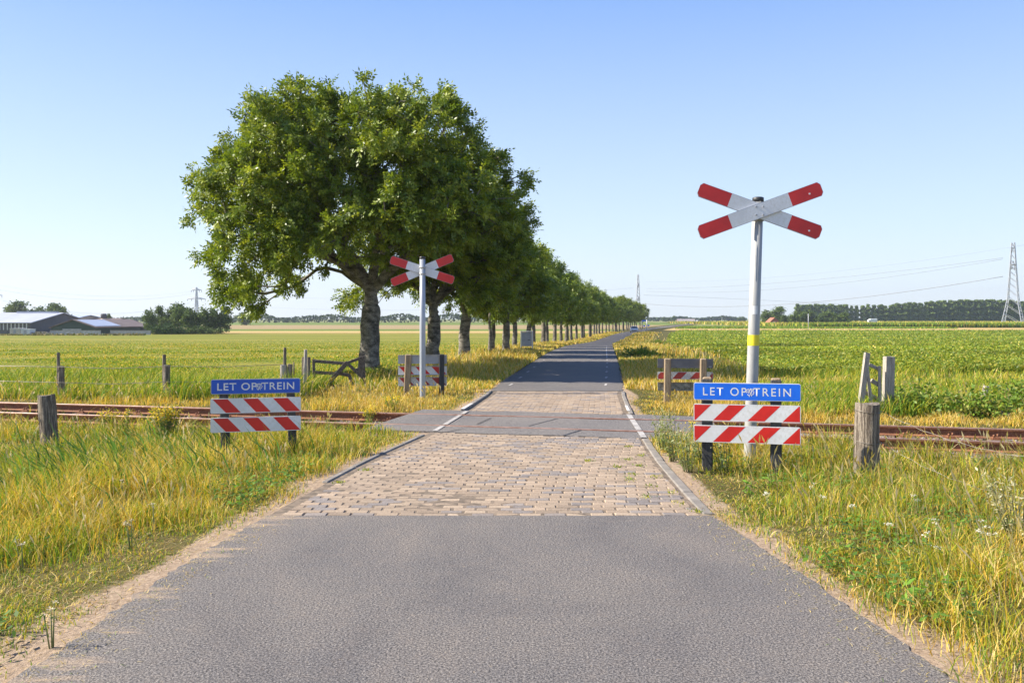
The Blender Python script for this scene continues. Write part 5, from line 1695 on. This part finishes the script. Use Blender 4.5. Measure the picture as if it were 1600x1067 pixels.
def verge(seed, y0, y1, dens, hscale, wscale, label, tall=0.0):
    r = np.random.default_rng(seed)
    hw = max(y1 * .64 + .5, 5.5)
    X, Y = scatter(r, -hw, hw, y0, y1, dens)
    d = edge_d(X, Y); s, t = track_st(X, Y)
    inslab = (s > SL0 - .02) & (s < SL1 + .05) & (np.abs(t) < ST + .03)
    bed = (np.abs(t) < 1.08) & ~inslab
    n2 = nz(X, Y, 1.1, 8); n3 = nz(X, Y, .42, 9)
    pk = smooth(-.05, .32, d + .14 * n3 - .02)          # thin out towards the road edge
    pk = np.where(bed, .035, pk)
    keep = (vis(X, Y) | (y1 < 3)) & (d > .0 + .02 * n3) & ~inslab & (r.random(len(X)) < np.clip(pk * (.75 + .35 * n3), .02, 1))
    X, Y, d, t, n2, n3 = X[keep], Y[keep], d[keep], t[keep], n2[keep], n3[keep]; n = len(X)
    back = smooth(1.3, 2.0, t) * (1 - smooth(20.5, 23, Y))       # dry strip behind the track
    lefty = X < 0
    near_edge = 1 - smooth(.3, 1.2, d)
    h = (.09 + .17 * smooth(.2, 1.6, d) + .06 * n2) * hscale * r.uniform(.45, 1.35, n)
    h = np.clip(h, .03, .6) * .85 * (.5 + .85 * smooth(-.7, .8, nz(X, Y, .3, 10) + .4 * nz(X, Y, .9, 11)))
    h = h * (1 + .45 * smooth(-2.8, -1.6, t) * (t < -.9))
    flat = r.random(n) < .30 + .25 * smooth(-.2, .8, n3)
    h = np.where(flat, r.uniform(.02, .055, n), h)
    h *= np.where(t > 1.2, .75, 1.0)
    w = (.0035 + .00042 * Y) * wscale * r.uniform(.7, 1.3, n)
    dry = smooth(-.1, .6, n2 + .5 * n3)
    col = pick(r, n, dict(green=.17 + .13 * (X < 0) + .4 * near_edge * (n3 > -.1) + .3 * smooth(.0, .9, -n2) - .2 * back, lime=.46 * (1 - back * .6) + 0 * d, straw=.20 + .3 * dry + .5 * back, orange=.14 + .16 * dry + .42 * back,
                          pale=.03 + .05 * dry + .04 * near_edge))
    st_ = pick(r, n, dict(straw=.35, pale=.25, brown=.6, lime=.15, green=.15)); col = np.where(flat[:, None], st_, col)
    return blades(X, Y, h, w, col, r, np.where(flat, 4.0, r.uniform(.2, 1.6, n)), 'grass', None, None, label)
verge(101, 2.6, 7.5, 4200, 1.0, 1.0, 'yellow-green verge grass on both sides of the nearest asphalt')
verge(102, 7.5, 12.8, 2600, 1.0, 1.0, 'sunlit mixed green and straw grass around the front barriers')
verge(103, 12.8, 17.5, 1200, .85, 1.0, 'dry golden grass along the railway track')
verge(104, 17.5, 24, 600, .95, 1.15, 'golden and green grass between the track and the fields')
verge(108, -2, 2.6, 250, 1.0, 1.0, 'verge grass beside the road behind the viewpoint')

def roadside(seed, y0, y1, dens):
    """long dry grass along the avenue"""
    r = np.random.default_rng(seed)
    Y = y0 * (y1 / y0) ** r.random(int((y1 - y0) * dens)); n = len(Y)
    side = r.random(n) < .5
    dd = np.abs(r.normal(0, 1.7, n)) + .05
    X = np.where(side, XLe(Y) - dd, XRe(Y) + dd)
    n2 = nz(X, Y, 3, 5)
    h = np.clip(.16 + .16 * smooth(.3, 1.5, dd) + .08 * n2, .05, 1) * r.uniform(.5, 1.4, n)
    w = (.004 + .00075 * Y) * r.uniform(.7, 1.3, n)
    col = pick(r, n, dict(green=.12 + .25 * (n2 < -.3), lime=.2 + 0 * n2, straw=.5 + 0 * n2, orange=.3 + 0 * n2, pale=.15 + 0 * n2))
    blades(X, Y, h, w, col, r, .6, 'grass', None, None, 'dry straw-coloured grass fringing the tree-lined road')
roadside(105, 20, 200, 420)

def field_blades(seed, x0f, x1f, y0, y1, n, h0, h1, cols, label, name='grass', mat='grass', wk=.0011, bend=.7, cat='grass'):
    r = np.random.default_rng(seed)
    Y = (1 / (1 / y0 - r.random(n) * (1 / y0 - 1 / y1)))          # denser near the viewer
    X = x0f(Y) + r.random(n) * (x1f(Y) - x0f(Y))
    k = vis(X, Y); X, Y = X[k], Y[k]; n = len(X)
    h = r.uniform(h0, h1, n) * (.85 + .3 * nz(X, Y, 1.6, 4)); w = (.006 + wk * Y) * r.uniform(.7, 1.3, n)
    n2 = nz(X * .35, Y, 2.5, 6)
    col = pick(r, n, {kk: v(n2) for kk, v in cols.items()})
    return blades(X, Y, h, w, col, r, bend, name, None, zt(Y) - .09, label, mat, cat)
field_blades(201, lambda Y: -Y * .64 - 1, lambda Y: XLe(Y) - 4.0, 22, 130, 170000, .04, .10,
             dict(green=lambda q: .55 + .3 * (q < 0), lime=lambda q: .5 + 0 * q, straw=lambda q: .10 + .35 * (q > .3), orange=lambda q: .10 + .15 * (q > .1)), 'short yellow-green turf of the left pasture')
# straw bits and grit blown onto the asphalt edges
r = np.random.default_rng(150); n = 1500
Y = 3 + 4.1 * r.random(n); dd = np.abs(r.normal(0, .16, n)); sd_ = r.random(n) < .55
X = np.where(sd_, XLe(Y) + dd, XRe(Y) - dd)
blades(X, Y, r.uniform(.006, .016, n), r.uniform(.002, .005, n), pick(r, n, dict(straw=.6, pale=.6, green=.15)), r, 5.0, 'straw_litter', None, X * 0 + .012, 'bits of dry straw lying on the asphalt edges', 'grass', 'litter')
# tall lush grass and reeds in the ditch behind the track
def reeds(seed, x0, x1, y0, y1, n, h0, h1, label, wind=.25, greeny=1.0):
    r = np.random.default_rng(seed)
    X = r.uniform(x0, x1, n); Y = r.uniform(y0, y1, n)
    k = (edge_d(X, Y) > 1.2) & vis(X, Y) & (np.abs(track_st(X, Y)[1]) > 1.7); X, Y = X[k], Y[k]; n = len(X)
    q_ = nz(X, Y, 1.3, 7)
    h = r.uniform(h0, h1, n) * (.7 + .45 * smooth(-.8, .9, q_)); w = r.uniform(.010, .022, n)
    col = pick(r, n, dict(green=.75 * greeny + 0 * X, lime=.45 + 0 * X, straw=.08 + .1 * (q_ < -.3)))
    return blades(X, Y, h, w, col, r, .8, 'reeds', wind, None, label, 'grass', 'reeds')
reeds(301, -14, -4.6, 18.2, 22.5, 15000, .22, .62, 'lush green reeds and tall grass behind the left fence posts')
reeds(302, -5.2, -2.6, 21.5, 24, 2500, .12, .3, 'green weeds around the broken gate')
reeds(303, 4.6, 15, 16.3, 22, 22000, .15, .42, 'green reeds and tall weeds behind the right gate posts')
reeds(304, 3.6, 22, 21, 31, 20000, .12, .34, 'tall mixed grass along the near edge of the crop field', .2, .55)
reeds(305, 5.0, 7.5, 15.0, 17.0, 2500, .2, .5, 'green weeds around the square gate post', .2, 1.2)
# slanting reed leaves in the near left verge
def near_reeds(seed, cx, cy, sx, sy, n, label):
    r = np.random.default_rng(seed)
    X = r.normal(cx, sx, n); Y = r.normal(cy, sy, n)
    k = (edge_d(X, Y) > .5) & (track_st(X, Y)[1] < -1.2); X, Y = X[k], Y[k]; n = len(X)
    h = r.uniform(.32, .62, n); w = r.uniform(.012, .024, n)
    col = pick(r, n, dict(green=.9 + 0 * X, lime=.25 + 0 * X))* np.array([.95, 1.1, 1.8])
    return blades(X, Y, h, w, col, r, .35, 'reeds', -.55, None, label, 'grass', 'reeds')
near_reeds(311, -4.3, 9.6, 1.0, .8, 420, 'long slanting green reed leaves in the near left verge')
near_reeds(312, -4.9, 7.7, .6, .7, 120, 'slanting reed leaves at the left edge of the near verge')

# seed stalks
def stalks(seed, n, x0, x1, y0, y1, h0, h1, label, mind=.6):
    r = np.random.default_rng(seed)
    X = r.uniform(x0, x1, n); Y = r.uniform(y0, y1, n)
    k = (edge_d(X, Y) > mind) & (np.abs(track_st(X, Y)[1]) > 1.45) & vis(X, Y); X, Y = X[k], Y[k]; n = len(X)
    h = r.uniform(h0, h1, n); w = .0022 + .00028 * Y
    b = r.uniform(0, 6.28, n); L = r.uniform(.1, .45, n)
    lx, ly = np.cos(b) * L - .12, np.sin(b) * L
    Z = g(X, Y)
    fr = [0, .4, .8, .9, 1.0]; wd = [1, .9, .7, 4.2, .4]
    V = np.zeros((n, 10, 3))
    for i, (f, wf) in enumerate(zip(fr, wd)):
        for s_i, sg in enumerate((-1, 1)):
            V[:, i * 2 + s_i, 0] = X + lx * h * f * f + sg * w * wf / 2
            V[:, i * 2 + s_i, 1] = Y + ly * h * f * f
            V[:, i * 2 + s_i, 2] = Z + h * f
    base = (np.arange(n) * 10)[:, None]
    q_ = [base + np.array([2 * i, 2 * i + 1, 2 * i + 3, 2 * i + 2]) for i in range(4)]
    pal = np.array(PALG['straw'] + PALG['pale']); T = np.repeat(pal[r.integers(0, len(pal), n)], 10, 0)
    o = link('seed_stalks', np_mesh('seed_stalks', V, q_, M['grass'], T))
    tagp(o, label, 'grass', None, 'stuff')
stalks(401, 900, -8, -2.5, 4, 12.3, .22, .42, 'pale dry seed stalks scattered over the left verge')
stalks(402, 1500, 2.2, 9, 4, 10.8, .25, .52, 'pale dry seed stalks over the right verge')
stalks(403, 1200, -12, 12, 15.3, 20, .2, .42, 'straw-coloured seed stalks behind the railway')

# broad leaves low to the ground
def lowleaf(seed, n, x0, x1, y0, y1, size, label, pal, dmin=.2, noise_k=3, thr=.1, zoff=.03):
    r = np.random.default_rng(seed)
    X = r.uniform(x0, x1, n); Y = r.uniform(y0, y1, n)
    k = (edge_d(X, Y) > dmin) & (nz(X, Y, .6, noise_k) > thr) & vis(X, Y) & (np.abs(track_st(X, Y)[1]) > 1.5); X, Y = X[k], Y[k]; n = len(X)
    Z = g(X, Y) + zoff + r.random(n) * .10
    C = np.stack([X, Y, Z], 1)
    a = r.uniform(0, 6.28, n); u = np.stack([np.cos(a), np.sin(a), r.normal(.1, .35, n)], 1); u /= np.linalg.norm(u, axis=1)[:, None]
    v = np.cross(u, np.stack([r.normal(0, .3, n), r.normal(0, .3, n), np.ones(n)], 1)); v /= np.linalg.norm(v, axis=1)[:, None]
    s = size * r.uniform(.6, 1.4, (n, 1))
    V = np.stack([C - u * s, C + v * s * .45, C + u * s, C - v * s * .45], 1)
    T = np.repeat(np.array(pal)[r.integers(0, len(pal), n)] * r.uniform(.8, 1.2, (n, 1)), 4, 0)
    o = link('low_weeds', np_mesh('low_weeds', V, [np.arange(n * 4).reshape(n, 4)], M['crop'], T))
    tagp(o, label, 'weeds', None, 'stuff')
GRN = [(.11, .22, .025), (.15, .27, .03), (.09, .17, .025)]
lowleaf(501, 24000, -7, -1.6, 3, 12.5, .026, 'small green weed leaves in the left verge', GRN, .25)
lowleaf(502, 24000, 1.6, 8, 3, 11.5, .026, 'small green weed leaves in the right verge', GRN, .12, 4)
# crop leaves
r = np.random.default_rng(600)
n = 250000
Y = 1 / (1 / 27 - r.random(n) * (1 / 27 - 1 / 232)); X = XRe(Y) + 4 + .02 * Y + r.random(n) * (.64 * Y + 2 - XRe(Y) - 4)
k = vis(X, Y) & (X > XRe(Y) + 3.8 + 1.2 * nz(X, Y, 2.0, 5)); X, Y = X[k], Y[k]; n = len(X)
row = np.abs(((X * .3 + Y) / .6) % 1 - .5)
hh = (.24 + .08 * nz(X, Y, 2.2, 3)) * np.sqrt(r.random(n)) * (1 - .8 * row)
C = np.stack([X, Y, zt(Y) - .08 + hh], 1)
a = r.uniform(0, 6.28, n); u = np.stack([np.cos(a), np.sin(a), r.normal(.5, .5, n)], 1); u /= np.linalg.norm(u, axis=1)[:, None]
v = np.cross(u, r.normal(0, 1, (n, 3)) + np.array([0, 0, 1.2])); v /= np.linalg.norm(v, axis=1)[:, None]
s = ((.022 + .0010 * Y) * r.uniform(.7, 1.4, n))[:, None]
V = np.stack([C - u * s, C + v * s * .5, C + u * s, C - v * s * .5], 1)
pal = np.array([(.155, .225, .022), (.235, .285, .03), (.32, .33, .04), (.10, .155, .02), (.46, .38, .07)])
pi = r.choice(5, n, p=[.3, .3, .2, .12, .08])
T = np.repeat(pal[pi] * (.95 + .2 * nz(X, Y, 4, 2))[:, None] * r.uniform(.8, 1.2, (n, 1)), 4, 0)
tagp(link('crop_plants', np_mesh('crop_plants', V, [np.arange(n * 4).reshape(n, 4)], M['crop'], T)), 'leafy green crop filling the right-hand field', 'crop', None, 'stuff')
# tall maize strip
r = np.random.default_rng(610)
n = 26000
Y = 300 + 26 * r.random(n) ** 1.5; X = fx(1040, 300) + r.random(n) * (fx(1680, 300) - fx(1040, 300))
k = (X > fx(1270, 300)) | (r.random(n) < .0); X, Y = X[k], Y[k]; n = len(X)
blades(X, Y, r.uniform(1.5, 2.15, n), r.uniform(.25, .4, n), pick(r, n, dict(green=.8, lime=.35, straw=.05)), r, .3, 'maize', None, zt(Y) - .1, 'tall green maize strip before the poplar wood', 'farleaf', 'maize')
r = np.random.default_rng(611); n = 26000
Y = 326 + 260 * r.random(n); X = fx(1270, 300) + r.random(n) * (fx(1720, 560) - fx(1270, 300))
blades(X, Y, r.uniform(1.9, 2.2, n), r.uniform(.35, .6, n), pick(r, n, dict(lime=.6, straw=.35, green=.3)), r, .9, 'maize', None, zt(Y) - .1, 'yellowish tasselled tops of the maize field behind the green strip', 'farleaf', 'maize')
r = np.random.default_rng(612); n = 22000
Y = 270 + 60 * r.random(n); X = XRe(Y) + 6 + r.random(n) * 90
blades(X, Y, r.uniform(.3, .8, n), r.uniform(.15, .25, n), pick(r, n, dict(green=.9, lime=.15)), r, .5, 'field_rows', None, zt(Y) - .1, 'green low crop strip beside the far end of the road', 'farleaf', 'crop')

# ------------------------------------------------------------------ individual plants
def flower_plant(name, label, group, loc, H, spread, n_st, leafpal, flowerpal, nl, nf, fsize, seed, lean=0, lsize=.03, headspread=.07, top=.72):
    r = np.random.default_rng(seed)
    root = empty(name, tuple(loc), label, 'plant', group)
    mb = MB(); LC = []; FC = []
    for i in range(n_st):
        a = r.uniform(0, 6.28); q_ = r.uniform(.2, 1) * spread; hh_ = H * r.uniform(.75, 1.05)
        p0 = Vector((math.cos(a) * q_ * .25, math.sin(a) * q_ * .25, -.02)); p2 = Vector((math.cos(a) * q_ + lean * hh_, math.sin(a) * q_, hh_)); p1 = p0.lerp(p2, .5) + Vector((0, 0, .06 * hh_))
        mb.tube([p0, p1, p2], [.0045, .0035, .002], M['stem'], 5)
        for k in range(nl):
            t = r.uniform(.08, .95); c_ = (1 - t) ** 2 * p0 + 2 * t * (1 - t) * p1 + t * t * p2
            LC.append(np.array(c_) + r.normal(0, lsize * .8, 3))
        for k in range(nf):
            t = r.uniform(top, 1); c_ = (1 - t) ** 2 * p0 + 2 * t * (1 - t) * p1 + t * t * p2
            FC.append(np.array(c_) + r.normal(0, headspread, 3) * np.array([1, 1, .35]))
    mb.build('stems', root)
    def cards(C, s0, pal, nm, mat, flat):
        C = np.array(C); n = len(C)
        u = r.normal(0, 1, (n, 3)); 
        if flat: u[:, 2] *= .25
        u /= np.linalg.norm(u, axis=1)[:, None]
        ref = np.array([[0, 0, 1.]]) + r.normal(0, .4, (n, 3)) if flat else r.normal(0, 1, (n, 3))
        v = np.cross(u, ref); v /= np.linalg.norm(v, axis=1)[:, None]
        s = s0 * r.uniform(.6, 1.3, (n, 1)); kk = .8 if flat else .35
        V = np.stack([C - u * s, C + v * s * kk, C + u * s, C - v * s * kk], 1)
        T = np.repeat(np.array(pal)[r.integers(0, len(pal), n)] * r.uniform(.85, 1.15, (n, 1)), 4, 0)
        link(nm, np_mesh(nm, V, [np.arange(n * 4).reshape(n, 4)], M[mat], T), root)
    if nl: cards(LC, lsize, leafpal, 'leaves', 'crop', False)
    if nf: cards(FC, fsize, flowerpal, 'flowers', 'petal', True)
    return root
YEL = [(.78, .58, .02), (.70, .50, .02), (.62, .48, .03)]
GRY = [(.20, .25, .09), (.26, .29, .13), (.15, .21, .06)]
SED = [(.42, .38, .22), (.36, .34, .18), (.5, .46, .3)]
for i, (px, py, H, sp, ns, lab) in enumerate([
    (258, 690, .50, .22, 46, 'bushiest yellow-flowered ragwort in front of the left rails'),
    (170, 680, .42, .14, 10, 'yellow-flowered plant between the left post and the bushiest ragwort'),
    (196, 676, .40, .10, 7, 'slim yellow-flowered plant left of the bushiest ragwort'),
    (576, 668, .36, .14, 14, 'yellow-flowered plant hiding the rail ends left of the crossing'),
    (612, 641, .26, .22, 14, 'low yellow-flowered plant below the left cross pole'),
    (625, 610, .24, .2, 9, 'small yellow-flowered plant at the foot of the grey-backed barrier'),
    (1078, 690, .34, .08, 3, 'single yellow flower head left of the red-striped planks')]):
    p = hit(px, py); flower_plant('ragwort_plant', lab, 'yellow-flowered plants by the track', p, H, sp, ns, GRN, YEL, 14, 26, .011, 700 + i, 0, .022, .045)
for i, (px, py, H, sp, ns, lab) in enumerate([
    (1052, 722, .62, .13, 9, 'tall grey-green mugwort left of the vivid blue barrier'),
    (1075, 738, .46, .14, 9, 'bushy mugwort at the left foot of the striped planks'),
    (1132, 738, .42, .12, 7, 'mugwort stems in front of the left half of the striped planks'),
    (1218, 735, .50, .09, 6, 'mugwort with seed spikes before the right barrier post'),
    (1036, 706, .5, .12, 8, 'mugwort nearest the brick road beside the crossing'),
    (1100, 722, .36, .14, 8, 'low leafy mugwort under the left part of the striped planks'),
    (1590, 850, .55, .24, 14, 'pale dry seed-headed bush at the right picture edge')]):
    p = hit(px, py); dryp = i == 6
    flower_plant('mugwort_plant', lab, 'tall wild plants right of the road', p, H, sp * 1.2, int(ns * 1.2), SED if dryp else GRY, SED, 20, 14, .009, 720 + i, -.12, .022, .03, .5)
yk = 0
for i, (px, py, H) in enumerate([(1275, 770, .3), (1202, 775, .22), (1393, 835, .26), (1336, 795, .24), (1437, 790, .28), (1473, 840, .3), (1546, 848, .34), (1538, 855, .3), (1556, 858, .3), (1455, 850, .26), (1470, 872, .24), (1286, 782, .25)]):
    p = hit(px, py + 24)
    flower_plant('yarrow_plant', ['white yarrow in the right verge, ' + q_ for q_ in (
        'below the right end of the striped planks', 'just right of the leaning pole foot', 'brightest round head in the middle of the verge', 'at the foot of the thick round post', 'right of the thick round post', 'in the open grass right of the post',
        'top one of the cluster near the right edge', 'left one of the cluster near the right edge', 'lowest of the cluster near the right edge', 'small one left of the cluster', 'small low one below the verge centre', 'paired with the one below the striped planks')][i],
        'white yarrow flowers in the right verge', p, H * .8, .03, 2, GRN, [(.75, .74, .70), (.66, .64, .58)], 5, 22, .006, 740 + i, -.15, .012, .014, .97)
for i, (px, py) in enumerate([(240, 810), (205, 845), (35, 880), (80, 1000), (190, 770)]):
    p = hit(px, py + 16)
    flower_plant('yarrow_plant', 'dry white flower head in the left verge, ' + ['highest of the five', 'second highest of the five', 'leftmost of the five', 'lowest of the five', 'nearest the reed leaves'][i],
                 'white yarrow flowers in the left verge', p, .24, .04, 3, GRN, [(.62, .56, .46), (.5, .44, .34)], 4, 14, .006, 760 + i, -.1, .012, .013, .97)
# broad-leaved plants in the right foreground
for i, (px, py, ns, ls) in enumerate([(1430, 945, 7, .038), (1480, 925, 5, .034), (1170, 775, 5, .03), (1540, 905, 6, .032), (1210, 765, 5, .026)]):
    p = hit(px, py)
    flower_plant('broadleaf_weed', ['bright broad-leaved weed low in the right foreground', 'smaller broad-leaved weed right of the bright one', 'broad-leaved weed near the brick road corner',
                 'broad-leaved weed among dry stalks near the right edge', 'broad-leaved weed below the striped planks'][i], 'broad-leaved weeds in the right verge', p, .14, .10, ns, [(.20, .36, .03), (.15, .30, .03)], YEL, 3, 0, .01, 780 + i, 0, ls)
for i, (px, py, w_, h_, lab) in enumerate([(1430, 645, 1.0, .5, 'dark green bush at the foot of the square gate post'), (1520, 652, 1.4, .5, 'bramble bush around the tilted stake at the right'),
                                           (1590, 640, 1.0, .6, 'green bush cut by the right picture edge behind the rails'), (1000, 560, 1.2, .45, 'dark weedy bush on the right verge beside the tree-lined road'),
                                           (1025, 540, 1.8, .5, 'green bush in the ditch right of the far road'), (590, 590, .7, .28, 'dark grass clump at the foot of the largest ash')]):
    p = hit(px, py)
    bush('bramble_bush', lab, 'bush', tuple(p), (w_, .8, h_), 1500, .045 * (1 if p.y < 20 else 1.5), [(.12, .20, .025), (.17, .26, .03), (.28, .28, .05)], 'crop', group='bushes beside track and road')
# moss tufts in the paving joints near the right kerb
r = np.random.default_rng(800)
X = []; Y = []
for (cx, cy) in [(1.43, 9.6), (1.28, 9.05), (1.5, 8.9), (1.36, 8.4), (1.52, 8.1), (1.55, 10.3), (1.35, 10.0), (1.2, 8.75), (1.48, 7.6), (1.18, 9.5), (1.5, 11.0), (1.25, 7.9), (1.58, 7.3), (.9, 9.9), (-1.75, 8.6), (-1.6, 9.3)]:
    k = 45; X.append(r.normal(cx, .035, k)); Y.append(r.normal(cy, .05, k))
X = np.concatenate(X); Y = np.concatenate(Y); n = len(X)
blades(X, Y, r.uniform(.012, .035, n), r.uniform(.006, .010, n), pick(r, n, dict(green=.5, lime=.6)), r, .9, 'moss_tufts', None, X * 0 + .003, 'small green tufts growing in the paving joints near the right kerb', 'grass', 'tufts')

# ------------------------------------------------------------------ haze: one even box of air round the whole scene
HZ = True
if HZ:
    hz, nt, b, o = nodes_of('haze_air')
    nt.nodes.remove(b)
    pv = nt.nodes.new('ShaderNodeVolumePrincipled')
    pv.inputs['Color'].default_value = (.80, .88, 1.0, 1)
    pv.inputs['Density'].default_value = .00020
    pv.inputs['Anisotropy'].default_value = .3
    nt.links.new(pv.outputs[0], o.inputs['Volume'])
    mb = MB(); mb.box((200, 900, 33.5), (3600, 2400, 80), hz)
    tagp(mb.build('haze'), None, None, None, 'stuff')
